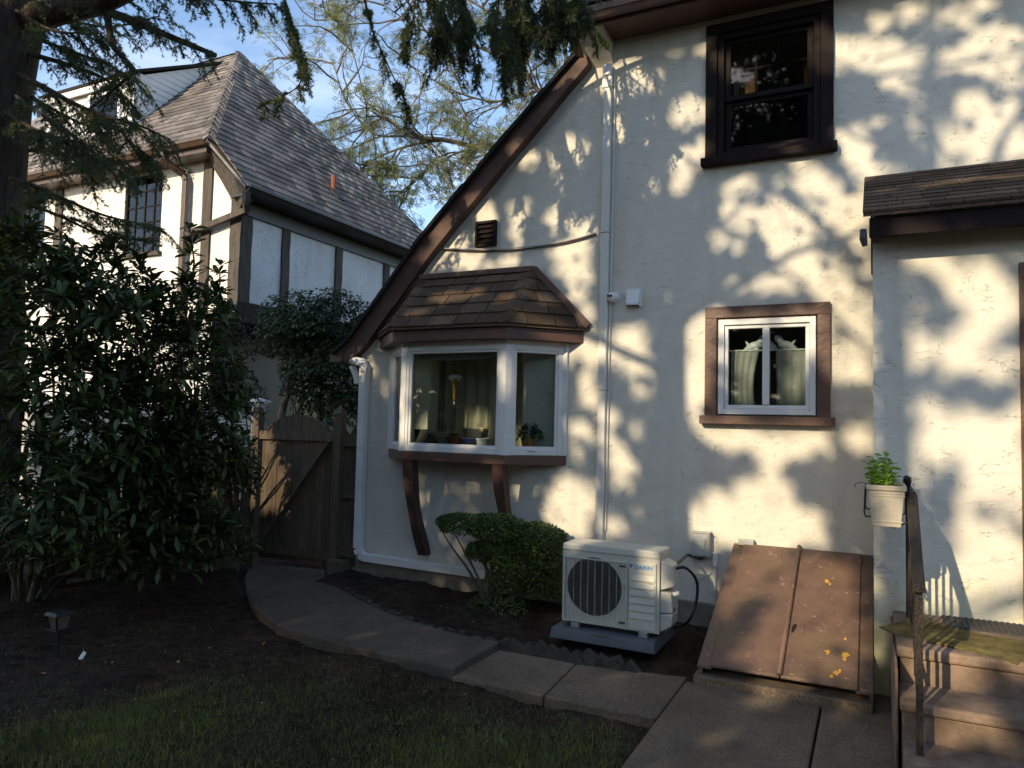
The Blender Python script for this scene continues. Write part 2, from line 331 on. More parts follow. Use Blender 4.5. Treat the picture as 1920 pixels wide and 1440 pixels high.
def ring(mb, x0, x1, z0, z1, w, y0, y1, wb=None, wt=None):   # rectangular frame in a wall plane
    wb = w if wb is None else wb; wt = w if wt is None else wt
    mb.box(x0, x0+w, y0, y1, z0, z1); mb.box(x1-w, x1, y0, y1, z0, z1); mb.box(x0+w, x1-w, y0, y1, z0, z0+wb); mb.box(x0+w, x1-w, y0, y1, z1-wt, z1); return mb


# ================================================================== ground, paths
def sheet(name, m, x0, x1, y0, y1, z, nx=2, ny=2, amp=0.0, seed=0, fz=None):
    xs = np.linspace(x0, x1, nx+1); ys = np.linspace(y0, y1, ny+1); mb = MB(); r = random.Random(seed)
    mb.v = [(x, y, (fz(x, y) if fz else z)+(r.uniform(-amp, amp) if amp else 0)) for y in ys for x in xs]
    mb.f = [(j*(nx+1)+i, j*(nx+1)+i+1, (j+1)*(nx+1)+i+1, (j+1)*(nx+1)+i) for j in range(ny) for i in range(nx)]
    o = mb.build(name, m, None, smooth=True); return tag(o, kind='structure')
sheet('ground', M['lawnsoil'], -160, 160, -120, 200, -.12)
def bed(x, y): return -.062+.048*max(0, min(1, (-2.45-x)*1.6))+.020*sin(x*2.1+y)*cos(y*1.7)+.012*sin(7*x+3*y)+(.07 if y > -.9 and x > -5.2 else 0)*max(0, min(1, (y+.9)*2))
sheet('soil_bed', M['soil'], -9.1, -1.0, -5.2, 1.6, 0, 120, 100, .012, 3, bed)
# raised, curving path up to the gate
outer_p = [(-6.42, -.16), (-6.22, -.46), (-5.92, -.80), (-5.56, -1.12), (-5.22, -1.42), (-4.88, -1.67), (-4.31, -2.0), (-3.78, -2.11), (-3.24, -2.16), (-2.56, -2.18)]
inner_p = [(-5.52, -.02), (-5.38, -.18), (-5.23, -.33), (-4.85, -.62), (-4.48, -.84), (-4.10, -1.06), (-3.70, -1.25), (-3.10, -1.43), (-2.84, -1.46), (-2.58, -1.47)]
path = tag(link_mesh('garden_path', MB().prism([(-2.62, -2.14, -.1), (-2.62, -1.5, -.1), (-2.72, -1.5, -.1), (-2.72, -2.14, -.1)], (0, 0, .02)).mesh('garden_path'), M['conc']), kind='structure')
def slab(name, loop, ztop, thick, m, parent, dz=0):
    r = random.Random(len(loop)+int(loop[0][0]*100)); mb = MB().prism([(x, y, ztop-thick) for x, y in loop], (0, 0, thick))
    return mb.build(name, m, parent, bevel=.012)
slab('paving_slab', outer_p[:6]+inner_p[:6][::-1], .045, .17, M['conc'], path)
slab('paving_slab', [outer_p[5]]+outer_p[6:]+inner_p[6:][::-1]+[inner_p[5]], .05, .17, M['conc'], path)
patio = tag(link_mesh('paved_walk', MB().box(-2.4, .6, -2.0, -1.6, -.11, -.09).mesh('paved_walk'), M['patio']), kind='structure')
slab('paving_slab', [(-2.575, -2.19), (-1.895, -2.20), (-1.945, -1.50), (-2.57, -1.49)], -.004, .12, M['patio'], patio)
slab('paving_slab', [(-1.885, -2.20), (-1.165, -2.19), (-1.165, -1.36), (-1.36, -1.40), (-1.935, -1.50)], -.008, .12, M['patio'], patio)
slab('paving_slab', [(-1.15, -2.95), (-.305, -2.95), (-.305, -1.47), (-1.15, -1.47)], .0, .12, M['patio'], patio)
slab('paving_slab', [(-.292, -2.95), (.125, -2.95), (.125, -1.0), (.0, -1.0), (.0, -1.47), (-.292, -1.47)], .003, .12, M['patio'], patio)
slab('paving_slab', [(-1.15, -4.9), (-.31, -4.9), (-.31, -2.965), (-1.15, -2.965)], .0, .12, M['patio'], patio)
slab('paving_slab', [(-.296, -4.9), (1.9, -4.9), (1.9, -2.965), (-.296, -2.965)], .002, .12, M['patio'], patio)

# ================================================================== main house
house = thing('stucco_house', 'cream stucco house with brown trim, bay window and catslide roof', 'house', (-2, 0, 0))
WALLTOP = 5.50
outer = [(-5.12, .16), (3.2, .16), (3.2, WALLTOP), (-2.50, WALLTOP), (-2.50, 5.30), (-3.20, 4.62), (-4.18, 3.68), (-4.72, 3.03), (-5.12, 2.62)]
UW = (-1.25, -.39, 4.13, 5.27); SW = (-1.235, -.415, 1.835, 2.69); BW = (-4.20, -3.12, 1.47, 2.50)
wm = wall_mesh(outer, [rect(*UW), rect(*SW), rect(*BW)], lambda a, b, d: (a, d, b), .16)
wm.add([(-5.12, 0, .16), (-5.12, 9, .16), (-5.12, 9, 2.62), (-5.12, 0, 2.62)], [(0, 1, 2, 3)])      # side return
wm.build('wall', M['stucco'], house)
MB().box(-5.14, 0, -.035, .2, -.15, .205).build('foundation', M['found'], house, bevel=.01)
# dim rooms behind the openings
def room(x0, x1, z0, z1, y0=.17, y1=2.4):
    mb = MB(); mb.box(x0, x1, y0, y1, z0, z1); mb.f.pop(2+0); return mb
for a in ((-1.6, .1, 3.6, 5.4), (-1.75, .1, 1.1, 2.95), (-4.9, -2.3, .9, 2.95)):
    mb = MB().box(a[0], a[1], .17, 2.6, a[2], a[3]); mb.f.pop(2); mb.build('room_lining', M['room'], house)
# rake: rough hewn timber board that follows the catslide roof, roofing edge above it
top_r = [(-5.42, 2.44), (-5.22, 2.585), (-4.80, 3.055), (-4.27, 3.675), (-3.275, 4.635), (-2.49, 5.37)]
bot_r = [(-5.26, 2.36), (-5.07, 2.475), (-4.655, 2.935), (-4.10, 3.585), (-3.165, 4.515), (-2.44, 5.225)]
rr = random.Random(3)
def subdiv(pl, n=6, j=.0):
    o = []
    for a, b in zip(pl[:-1], pl[1:]):
        for k in range(n): t = k/n; o.append((a[0]+(b[0]-a[0])*t+rr.uniform(-j, j), a[1]+(b[1]-a[1])*t+rr.uniform(-j, j)))
    return o+[pl[-1]]
tp = subdiv(top_r, 6, .003); bp_ = subdiv(bot_r, 6, .005); mb = MB()
for i in range(len(tp)-1):
    q = [tp[i], tp[i+1], bp_[i+1], bp_[i]]
    mb.hexa([(p[0], -.11, p[1]) for p in q], [(p[0], -.003, p[1]) for p in q])
mb.build('rake_board', M['rake'], house)
mb = MB()
for i in range(len(tp)-1):
    (x0, z0), (x1, z1) = tp[i], tp[i+1]; L_ = sqrt((x1-x0)**2+(z1-z0)**2); nx, nz = -(z1-z0)/L_, (x1-x0)/L_; h = .038+rr.uniform(-.008, .008)
    mb.hexa([(x0, -.16, z0+.002), (x1, -.16, z1+.002), (x1+nx*h, -.16, z1+nz*h), (x0+nx*h, -.16, z0+nz*h)], [(x0, 9, z0+.002), (x1, 9, z1+.002), (x1+nx*h, 9, z1+nz*h), (x0+nx*h, 9, z0+nz*h)])
mb.build('catslide_roof', M['dshingle'], house)
mb = MB().box(-5.47, -5.30, -.12, 8.9, 2.36, 2.50); mb.build('left_fascia', M['brown'], house, bevel=.008)
# eave over the upper window: soffit, fascia, gutter and the roof above
EY = -.34
box_part('soffit', M['brown'], house, -2.52, 3.2, EY, -.003, 5.433, 5.46)
box_part('fascia', M['brown'], house, -2.52, 3.2, EY-.025, EY, 5.42, 5.58, .004)
g = MB(); prof = [(-.03, 5.555), (-.03, 5.46), (-.06, 5.445), (-.10, 5.45), (-.115, 5.49), (-.125, 5.50), (-.125, 5.56), (-.112, 5.562), (-.112, 5.51), (-.09, 5.47), (-.05, 5.47), (-.045, 5.555)]
g.prism([(-2.56, EY+p[0]+.004, p[1]) for p in prof], (5.76, 0, 0)); g.build('gutter', M['brown'], house)
r_ = MB(); r_.hexa([(-2.56, EY-.06, 5.575), (3.2, EY-.06, 5.575), (3.2, 3.6, 8.6), (-2.56, 3.6, 8.6)], [(-2.56, EY-.06, 5.61), (3.2, EY-.06, 5.61), (3.2, 3.6, 8.635), (-2.56, 3.6, 8.635)])
roof_main = r_.build('main_roof', M['dshingle'], house)
me = MB().box(-.12, .12, -.006, .15, 0, .012).mesh('shingle'); me.materials.append(M['dshingle'])
rot = Matrix.Rotation(atan2(8.6-5.575, 3.6-EY+.06)+.045, 3, 'X')
for k in range(2):
    for i in range(7): inst('shingle', me, roof_main, (-2.45+i*.243+(.12 if k else 0), EY-.075+k*.125, 5.612+k*.095), rot)
cs = MB(); sl_ = Vector((0, 3.6-EY+.06, 8.6-5.575)).normalized(); nr_ = Vector((0, -sl_.z, sl_.y))
for k in range(2, 33):
    a_ = Vector((-2.565, EY-.06, 5.612))+sl_*(.158*k); b_ = a_+sl_*.17; cs.hexa([a_+nr_*.001, a_+nr_*.001+Vector((5.76, 0, 0)), b_-nr_*.002+Vector((5.76, 0, 0)), b_-nr_*.002], [a_+nr_*.016, a_+nr_*.016+Vector((5.76, 0, 0)), b_+nr_*.002+Vector((5.76, 0, 0)), b_+nr_*.002])
tag(cs.build('shingle_courses', M['dshingle'], roof_main), kind='stuff')
# stuccoed cheek that closes the eave over the rake
MB().prism([(-2.50, -.33, 5.43), (-2.50, -.003, 5.43), (-2.50, -.003, 5.20)], (.26, 0, 0)).build('eave_return', M['stucco'], house)
MB().prism([(-2.60, -.36, 5.43), (-2.505, -.36, 5.43), (-2.505, -.12, 5.28), (-2.60, -.12, 5.28)], (0, .02, .14)).build('rake_end_block', M['brown'], house)

def casing(parent, x0, x1, z0, z1, w, m, proud=.05, wt=None, sill=.07, ext=.03):
    box_part('casing', m, parent, x0-w, x0, -proud, -.002, z0, z1, .004); box_part('casing', m, parent, x1, x1+w, -proud, -.002, z0, z1, .004)
    box_part('casing', m, parent, x0-w, x1+w, -proud-.002, -.002, z1, z1+(wt or w), .004)
    box_part('sill', m, parent, x0-w-ext, x1+w+ext, -proud-.05, -.002, z0-sill, z0-.001, .006)
# upper double hung window ---------------------------------------------------
x0, x1, z0, z1 = UW
w = ring(MB(), x0+.002, x1-.002, z0+.002, z1-.002, .055, -.02, .10).build('upper_window', M['dark'], house, bevel=.004)
w['label'] = 'dark double hung window under the eave'
casing(w, x0, x1, z0, z1, .10, M['dark'], .045, .09)
zm = z0+(z1-z0)*.47
lo = ring(MB(), x0+.06, x1-.06, z0+.05, zm, .05, .055, .085, .06, .05).build('lower_sash', M['dark'], w, bevel=.003)
up = ring(MB(), x0+.06, x1-.06, zm-.01, z1-.05, .05, .020, .050, .045, .05).build('upper_sash', M['dark'], w, bevel=.003)
box_part('pane', M['dglass'], w, x0+.11, x1-.11, .068, .072, z0+.11, zm-.05); box_part('pane', M['dglass'], w, x0+.11, x1-.11, .033, .037, zm+.03, z1-.10)
for (za, zb, yy) in ((z0+.11, zm-.05, .08), (zm+.03, z1-.10, .045)):
    for k in (1, 2): xx = x0+.11+(x1-x0-.22)*k/3; box_part('muntin', M['dgrey'], w, xx-.007, xx+.007, yy, yy+.012, za, zb)
    box_part('muntin', M['dgrey'], w, x0+.11, x1-.11, yy+.001, yy+.011, (za+zb)/2-.007, (za+zb)/2+.007)
box_part('inner_shutter', M['honey'], w, x0+.13, x0+.30, .30, .33, zm+.05, z1-.2); box_part('inner_shutter', M['honey'], w, x1-.16, x1-.05, .30, .33, zm+.05, z1-.2)
box_part('blind_edge', M['white'], w, x0+.10, x0+.14, .24, .27, zm+.0, z1-.25)
# small white slider window -----------------------------------------------------
x0, x1, z0, z1 = SW
w = ring(MB(), x0+.012, x1-.012, z0+.012, z1-.012, .05, -.022, .09).build('slider_window', M['white'], house, bevel=.004)
w['label'] = 'small white slider window in a wide brown casing'
casing(w, x0, x1, z0, z1, .10, M['brown'], .04, .10, .075, .035)
ring(MB(), x0+.064, x1-.064, z0+.064, z1-.064, .030, .0, .05).build('sash', M['white'], w, bevel=.003)
xm = (x0+x1)/2-.0; box_part('meeting_stile', M['white'], w, xm-.028, xm+.028, -.008, .055, z0+.096, z1-.096, .004)
box_part('pane', M['glass'], w, x0+.096, xm-.03, .026, .030, z0+.096, z1-.096); box_part('pane', M['glass'], w, xm+.03, x1-.096, .036, .040, z0+.096, z1-.096)
def curtain(name, m, parent, x0, x1, y, z0, z1, waves, amp, gather=0.0, nx=48, nz=8):
    mb = MB()
    for j in range(nz+1):
        t = j/nz; z = z1+(z0-z1)*t
        for i in range(nx+1):
            s = i/nx; g_ = 1-gather*sin(t*pi*.75)
            x = x0+(x1-x0)*s*g_; mb.v.append((x, y+amp*sin(s*waves*2*pi+.4*sin(3*t))*(.6+.4*t), z))
    mb.f = [(j*(nx+1)+i, j*(nx+1)+i+1, (j+1)*(nx+1)+i+1, (j+1)*(nx+1)+i) for j in range(nz) for i in range(nx)]
    return mb.build(name, m, parent, smooth=True)
zr = z1-.28
curtain('curtain', M['lace'], w, x0+.10, x0+.335, .13, z0+.10, zr, 4, .010, .20); curtain('curtain', M['lace'], w, x1-.10, x1-.345, .13, z0+.10, zr, 3, .009, .04)
MB().tube([(x0+.05, .125, zr+.006), (x1-.05, .125, zr+.006)], .006).build('curtain_rod', M['white'], w)
# ornaments above the curtain rod
def ornament(cx, cz, flip):
    mb = MB(); P = lambda a, b: (cx+flip*a, .20, cz+b)
    mb.tube([P(-.11, -.035), P(-.08, -.02), P(-.03, .0), P(.02, .015), P(.055, .01)], [.008, .022, .042, .040, .018], 10)
    mb.tube([P(.02, .02), P(.045, .055), P(.065, .085), P(.085, .09)], [.030, .032, .028, .008], 10)
    mb.tube([P(.075, -.035), P(.10, -.01), P(.115, .025), P(.125, .05)], [.026, .034, .022, .006], 8)
    mb.tube([P(-.06, .0), P(-.075, .035), P(-.095, .055)], [.02, .012, .003], 6); mb.tube([P(.0, -.045), P(.0, -.01)], [.03, .035], 8)
    return mb
o = ornament(x0+.30, z1-.235, 1).build('shelf_ornament', M['ceramic'], None, smooth=True); tag(o, 'pale bird ornament behind the left pane of the small slider window', 'ornament', 'pale ornaments behind the slider window')
o = ornament(x1-.28, z1-.235, -1).build('shelf_ornament', M['ceramic'], None, smooth=True); tag(o, 'pale bird ornament behind the right pane of the small slider window', 'ornament', 'pale ornaments behind the slider window')
box_part('ornament_shelf', M['dgrey'], w, x0+.02, x1-.02, .17, .30, z1-.282, z1-.264)
# bay window ---------------------------------------------------------------------
BD = .431; xl, xr = -4.267, -3.096; XL, XR = xl-BD, xr+BD; zb, zt = 1.425, 2.505
def bay_loop(off, z):     # outline of the bay pushed outwards by off, from wall to wall
    k = off*tan(pi/8); return [(XL-off*sqrt(2), -.001, z), (xl-k, -BD-off, z), (xr+k, -BD-off, z), (XR+off*sqrt(2), -.001, z)]
bay = MB().prism(bay_loop(.015, 1.335), (0, 0, .085)).build('bay_window', M['brown'], house, bevel=.006); bay['label'] = 'angled white bay window under its own brown shingled roof'
MB().prism(bay_loop(-.02, 1.421), (0, 0, .02)).build('bay_floor', M['white'], bay)
MB().prism(bay_loop(.0, zt-.03), (0, 0, .06)).build('bay_head', M['white'], bay)
def bay_sash(a, b, name='bay_sash'):
    a = Vector((a[0], a[1], 0)); b = Vector((b[0], b[1], 0)); d = (b-a); L_ = d.length; ang = atan2(d.y, d.x)
    R_ = Matrix.Translation(a) @ Matrix.Rotation(ang, 4, 'Z')
    def tf(mb): mb.v = [tuple(R_ @ Vector(v)) for v in mb.v]; return mb
    fo = tf(ring(MB(), .035, L_-.035, zb, zt-.031, .045, -.004, .06, .06, .05)).build(name, M['white'], bay, bevel=.004)
    tf(ring(MB(), .078, L_-.078, zb+.055, zt-.078, .028, .008, .045)).build('inner_frame', M['white'], fo, bevel=.003)
    tf(MB().box(.104, L_-.104, .024, .028, zb+.082, zt-.104)).build('pane', M['glass'], fo)
    return fo
bay_sash((XL, 0), (xl, -BD)); bay_sash((xl, -BD), (xr, -BD)); bay_sash((xr, -BD), (XR, 0))
for px_, py_ in ((xl, -BD), (xr, -BD)):
    s_ = 1 if px_ == xl else -1
    MB().prism([(px_-s_*.0, py_-.012, zb-.003), (px_+s_*.05, py_-.012, zb-.003), (px_+s_*.05, py_+.05, zb-.003), (px_-s_*.025, py_+.055, zb-.003), (px_-s_*.046, py_+.03, zb-.003)], (0, 0, zt-zb-.03)).build('corner_post', M['white'], bay, bevel=.003)
MB().box(XL-.02, XL+.03, -.03, -.002, zb, zt).build('side_jamb', M['white'], bay); MB().box(XR-.03, XR+.02, -.03, -.002, zb, zt).build('side_jamb', M['white'], bay)
lp0 = bay_loop(.125, zt+.004); lp1 = bay_loop(.125, zt+.115)
MB().prism(lp0, (0, 0, .112)).build('bay_fascia', M['brown'], bay, bevel=.005)
# hipped bay roof
e = [Vector(p) for p in bay_loop(.165, zt+.118)]; e[0].y = e[3].y = -.001
rl = Vector((-4.318, -.02, 3.285)); rR = Vector((-3.029, -.02, 3.285))
rl_w, rR_w = Vector((rl.x, -.001, 3.285)), Vector((rR.x, -.001, 3.285))
mb = MB(); mb.add([e[0], e[1], e[2], e[3], rl_w, rR_w, e[0]+Vector((0, 0, .02)), e[1]+Vector((0, 0, .02)), e[2]+Vector((0, 0, .02)), e[3]+Vector((0, 0, .02))],
                  [(7, 8, 5, 4), (6, 7, 4), (8, 9, 5), (0, 1, 7, 6), (1, 2, 8, 7), (2, 3, 9, 8), (3, 2, 1, 0)])
broof = mb.build('bay_roof', M['shingle'], bay)
def shingles_on(quad, rows, wid, parent, m, name='shingle', thick=.014, seed=1, lip=.02):
    """individual tabs laid course by course on a planar quad (bottom-left, bottom-right, top-right, top-left)"""
    r = random.Random(seed); a, b, c, d = [Vector(p) for p in quad]; n = (b-a).cross(d-a).normalized()
    if n.z < 0: n = -n
    up = ((c+d)/2-(a+b)/2)
    for k in range(rows):
        t0 = k/rows; t1 = min(1, (k+1.12)/rows); l0 = a.lerp(d, t0); r0 = b.lerp(c, t0); l1 = a.lerp(d, t1); r1 = b.lerp(c, t1)
        L_ = (r0-l0).length; x = -(.5 if k % 2 else .18)*wid; ex = (r0-l0).normalized()
        sl0 = (l1-l0).dot(ex); sr0 = (r1-r0).dot(ex)
        while x < L_-.01:
            wv = wid*r.uniform(.85, 1.15); xa = max(0, x); xb = min(L_, x+wv-.011); x += wv
            if xb-xa < .02: continue
            la = l0+ex*xa; lb = l0+ex*xb; ua = xa if xa > 0 else sl0; ub = xb if xb < L_ else L_+sr0
            rise = (l1-l0)-ex*sl0
            ua = max(ua, sl0) if sl0 > 0 else ua; ub = min(ub, L_+sr0) if sr0 < 0 else ub
            if ub <= ua: ub = ua+.002
            ta = l0+ex*ua+rise; tb = l0+ex*ub+rise; j = r.uniform(0, .004)
            low = n*(thick+.006+j); dn = -rise.normalized()*r.uniform(0, lip*.3)
            q1 = [la+low+dn, lb+low+dn, tb+n*.004, ta+n*.004]; q0 = [la+n*.003+dn, lb+n*.003+dn, tb-n*.004, ta-n*.004]
            MB().hexa(q0, q1).build(name, m, parent)
up_ = Vector((0, 0, .02))
fq = [e[1]+up_, e[2]+up_, rR_w, rl_w]; ins = .085
shingles_on([fq[0], fq[1], fq[1].lerp(fq[2], .93), fq[0].lerp(fq[3], .93)], 5, .27, broof, M['shingle'], seed=4)
shingles_on([e[2]+up_, e[3]+up_, (e[3]+up_).lerp(rR_w, .96), (e[2]+up_).lerp(rR_w, .96)], 5, .25, broof, M['shingle'], seed=5)
shingles_on([e[0]+up_, e[1]+up_, (e[1]+up_).lerp(rl_w, .96), (e[0]+up_).lerp(rl_w, .96)], 5, .25, broof, M['shingle'], seed=6)
# hip caps bend over the two front hips, brown flashing where the roof meets the wall
for (c0, c1, s_) in ((e[1]+up_, rl_w, -1), (e[2]+up_, rR_w, 1)):
    for k in range(5):
        a = c0.lerp(c1, k/5.2); b = c0.lerp(c1, (k+1.15)/5.2); nn = Vector((s_*.35, -.6, .72)).normalized()*.022
        sx = Vector((-s_*.105, 0, 0)); sy = Vector((s_*.07, .07, -.01))
        mb = MB(); mb.add([a+sx+nn*.9, a+nn*1.35, a+sy+nn*.9, b+sy+nn*.35, b+nn*.9, b+sx+nn*.35, a+sx, a, a+sy], [(0, 1, 4, 5), (1, 2, 3, 4), (0, 6, 7, 1), (1, 7, 8, 2)]); mb.build('hip_cap', M['shingle'], broof)
MB().bar(rl+Vector((-.02, -.035, -.03)), rR+Vector((.02, -.035, -.03)), .07, .055).build('top_flashing', M['brown'], bay, bevel=.004)
MB().bar(e[3]+Vector((.0, -.03, .045)), rR+Vector((.03, -.03, -.03)), .06, .05, (0, 1, 0)).build('side_flashing', M['brown'], bay)
MB().bar(e[0]+Vector((-.0, -.03, .045)), rl+Vector((-.03, -.03, -.03)), .06, .05, (0, 1, 0)).build('side_flashing', M['brown'], bay)
def bracket(x, lean):
    mb = MB(); n = 9; prev = None
    for k in range(n):
        t = k/(n-1); yy = -.385+.345*(t**1.1)-.015*sin(pi*t); zz = 1.334-(1.334-.34)*t; xx = x+lean*t+.012*sin(5*t+x)
        c = Vector((xx, yy, zz)); w2 = .052-.008*t+.006*sin(9*t); d2 = .055
        q = [c+Vector((-w2, -d2, 0)), c+Vector((w2, -d2, 0)), c+Vector((w2, d2, 0)), c+Vector((-w2, d2, 0))]
        if prev: mb.hexa(prev, q)
        prev = q
    return mb.build('bracket', M['timber'], bay)
bracket(-4.19, -.01); bracket(-3.165, .02)
# curtain and roman shade inside the bay
curtain('bay_curtain', M['curtain'], bay, -4.26, -2.75, .26, 1.2, 2.62, 11, .035, 0, 140, 4)
MB().prism([(-4.18, -.30, 2.48), (-4.18, -.30, 2.36), (-3.9, -.30, 2.335), (-3.5, -.30, 2.345), (-3.18, -.30, 2.375), (-3.18, -.30, 2.48)], (0, .02, 0)).build('roman_shade', M['lace'], bay)
for k in range(5): box_part('blind_slat', M['lace'], bay, -4.16, -3.20, -.318, -.302, 2.365+k*.022, 2.379+k*.022)
# gable louvre -------------------------------------------------------------------
v = ring(MB(), -3.695, -3.455, 3.535, 3.80, .028, -.045, -.002).build('wall_vent', M['dark'], house, bevel=.003)
box_part('vent_back', M['black'], v, -3.67, -3.48, -.006, -.002, 3.56, 3.775)
for k in range(4):
    z = 3.572+k*.052; MB().hexa([(-3.668, -.040, z), (-3.482, -.040, z), (-3.482, -.008, z+.040), (-3.668, -.008, z+.040)], [(-3.668, -.040, z+.008), (-3.482, -.040, z+.008), (-3.482, -.008, z+.048), (-3.668, -.008, z+.048)]).build('slat', M['dark'], v)
# white downspout at the left corner, turning along the foot of the wall ----------------
DX = -5.03
mb = MB(); w_ = .045
def rpipe(mb, pts, hw, hd):
    for a, b in zip(pts[:-1], pts[1:]): mb.bar(a, b, hw*2, hd*2, (0, 1, 0))
rpipe(mb, [(DX, -.06, 2.30), (DX, -.06, .33), (DX+.03, -.06, .27), (DX+.08, -.06, .245)], w_, .04)
ds = mb.build('downspout', M['white'], house, bevel=.008)
rp2 = MB(); rp2.bar((DX+.075, -.06, .245), (-2.9, -.06, .215), .085, .09, (0, 1, 0)); rp2.build('drain_pipe', M['white'], ds, bevel=.008)
MB().tube([(-5.30, -.04, 2.43), (-5.24, -.05, 2.40), (-5.14, -.06, 2.375), (-5.06, -.06, 2.36), (DX, -.06, 2.31), (DX, -.06, 2.24)], .05, 10).build('elbow', M['white'], ds, smooth=True)
for k in range(6):
    a = k/5*1.4; c = Vector((-5.16+.0*k, -.055, 2.28)); MB().tube([(-5.15+.07*sin(a)-.04, -.10, 2.30-.16*(k/5)), (-5.15+.07*sin(a)-.04, -.02, 2.30-.16*(k/5))], .022, 8).build('elbow_rib', M['white'], ds)
# ------------------------------------------------------------------ porch (part of the house)
PY = -1.10
pw = wall_mesh([(0, -.05), (3.2, -.05), (3.2, 3.03), (0, 3.03)], [rect(.96, 1.86, .55, 2.68)], lambda a, b, d: (a, PY+d, b), .15)
pw.add([(0, PY, -.05), (0, -.001, -.05), (0, -.001, 3.4), (0, PY, 3.03)], [(0, 1, 2, 3)])
porch = pw.build('porch', M['porch_stucco'], house); porch['label'] = 'projecting entry porch with a shallow brown shingle roof'
box_part('door_casing', M['brown'], porch, .822, .958, PY-.03, PY-.002, .56, 2.70, .004); box_part('door_casing', M['brown'], porch, 1.862, 1.97, PY-.03, PY-.002, .56, 2.70, .004)
box_part('door_casing', M['brown'], porch, .822, 1.97, PY-.032, PY-.002, 2.70, 2.80, .004); box_part('door', M['brown'], porch, .961, 1.859, PY+.09, PY+.13, .56, 2.68, .006)
e0, e1 = (-1.37, 3.135), (-.001, 3.815)
pr = MB().hexa([(-.055, e0[0], e0[1]-.02), (3.3, e0[0], e0[1]-.02), (3.3, e1[0], e1[1]-.02), (-.055, e1[0], e1[1]-.02)], [(-.055, e0[0], e0[1]), (3.3, e0[0], e0[1]), (3.3, e1[0], e1[1]), (-.055, e1[0], e1[1])]).build('porch_roof', M['shingle'], porch)
# courses get narrower towards the wall, tabs staggered
rg = random.Random(11); slope = atan2(e1[1]-e0[1], e1[0]-e0[0]); ex_ = .128; nrow = int(sqrt((e1[0]-e0[0])**2+(e1[1]-e0[1])**2)/ex_)
tabs = []
for i in range(4):
    wv = .15+.03*i; m_ = MB().box(0, wv-.004, -.004, ex_*1.15, .002, .018).mesh('shingle'); m_.materials.append(M['shingle']); tabs.append((wv, m_))
for k in range(nrow):
    x = -.058; yy = e0[0]+cos(slope)*ex_*k; zz = e0[1]+sin(slope)*ex_*k
    while x < 1.9:
        wv, m_ = rg.choice(tabs) if x > -.05 else tabs[(k*3) % 4]
        inst('shingle', m_, pr, (x, yy, zz+.002+rg.uniform(0, .003)), Matrix.Rotation(slope-.055, 3, 'X') )
        x += wv
MB().box(-.02, 3.25, -1.335, -1.30, 2.985, 3.112).build('porch_fascia', M['dark'], porch, bevel=.004)
MB().box(-.015, 3.25, -1.30, PY-.002, 3.045, 3.065).build('porch_soffit', M['dark'], porch)
MB().prism([(-.012, -1.30, 3.0), (-.012, -.01, 3.0), (-.012, -.01, 3.79), (-.012, -1.30, 3.115)], (.012, 0, 0)).build('porch_verge', M['dark'], porch)
MB().tube([(-.055, -1.33, 3.04), (-.055, -1.335, 2.98), (-.045, -1.33, 2.93)], [.02, .024, .016], 8).build('corner_bracket', M['dgrey'], porch)  # small dark bracket at the left end of the fascia

# ================================================================== things fixed to the wall
t = thing('line_set_cover', 'tall cream plastic pipe cover running up the wall beside the bay window', 'pipe cover', (-2.29, -.03, .7))
def lx(z): return -2.290+.012*(z-.7)/4.5
for za, zb_ in ((.66, 2.05), (2.055, 3.55), (3.555, 4.98)):
    MB().hexa([(lx(za)-.038, -.052, za), (lx(za)+.038, -.052, za), (lx(za)+.044, -.002, za), (lx(za)-.044, -.002, za)], [(lx(zb_)-.038, -.052, zb_), (lx(zb_)+.038, -.052, zb_), (lx(zb_)+.044, -.002, zb_), (lx(zb_)-.044, -.002, zb_)]).build('cover_length', M['wcover'], t, bevel=.006)
MB().box(-2.330, -2.228, -.062, -.002, 4.96, 5.07).build('joint_collar', M['wcover'], t, bevel=.006); MB().box(-2.322, -2.236, -.075, -.002, 5.07, 5.19).build('top_cap', M['white'], t, bevel=.012)
MB().tube([(-2.222, -.02, 5.15), (-2.214, -.02, 5.0), (-2.222, -.018, 3.4), (-2.232, -.015, 1.4), (-2.236, -.012, .75)], .009, 6).build('side_wire', M['wcover'], t)
def path3(pts, n=10):
    out = []; P = [Vector(p) for p in pts]; P = [P[0]*2-P[1]]+P+[P[-1]*2-P[-2]]
    for i in range(1, len(P)-2):
        for k in range(n):
            s = k/n; a, b, c, d = P[i-1], P[i], P[i+1], P[i+2]
            out.append(.5*((2*b)+(c-a)*s+(2*a-5*b+4*c-d)*s*s+(3*b-a-3*c+d)*s**3))
    return out+[P[-2]]
t = thing('wall_cable', 'thin pair of cables sagging across the stucco below the louvre', 'cable', (-3.4, -.02, 3.4))
MB().tube(path3([tuple(onY(815, 466, -.02)), tuple(onY(880, 470, -.02)), tuple(onY(960, 469, -.02)), tuple(onY(1050, 457, -.02)), tuple(onY(1118, 440, -.02))]), .009, 6).build('cable', M['timber'], t)
MB().tube(path3([tuple(onY(815, 465, -.03)), tuple(onY(880, 467, -.03)), tuple(onY(960, 465, -.03)), tuple(onY(1050, 454, -.03)), tuple(onY(1118, 437, -.03))]), .006, 6).build('cable', M['grey'], t)
t = thing('security_camera', 'round white security camera beside the pipe cover', 'camera', (-2.20, 0, 2.935))
cc = onY(1151, 558, -.02)
MB().lathe([(.055, -.002), (.055, -.022), (.048, -.03)], (cc[0], 0, cc[2]), 24, 'Y').build('base', M['white'], t, smooth=True)
MB().lathe([(.001, -.095), (.028, -.088), (.045, -.068), (.050, -.045), (.046, -.02)], (cc[0]-.004, 0, cc[2]), 24, 'Y').build('ball', M['white'], t, smooth=True)
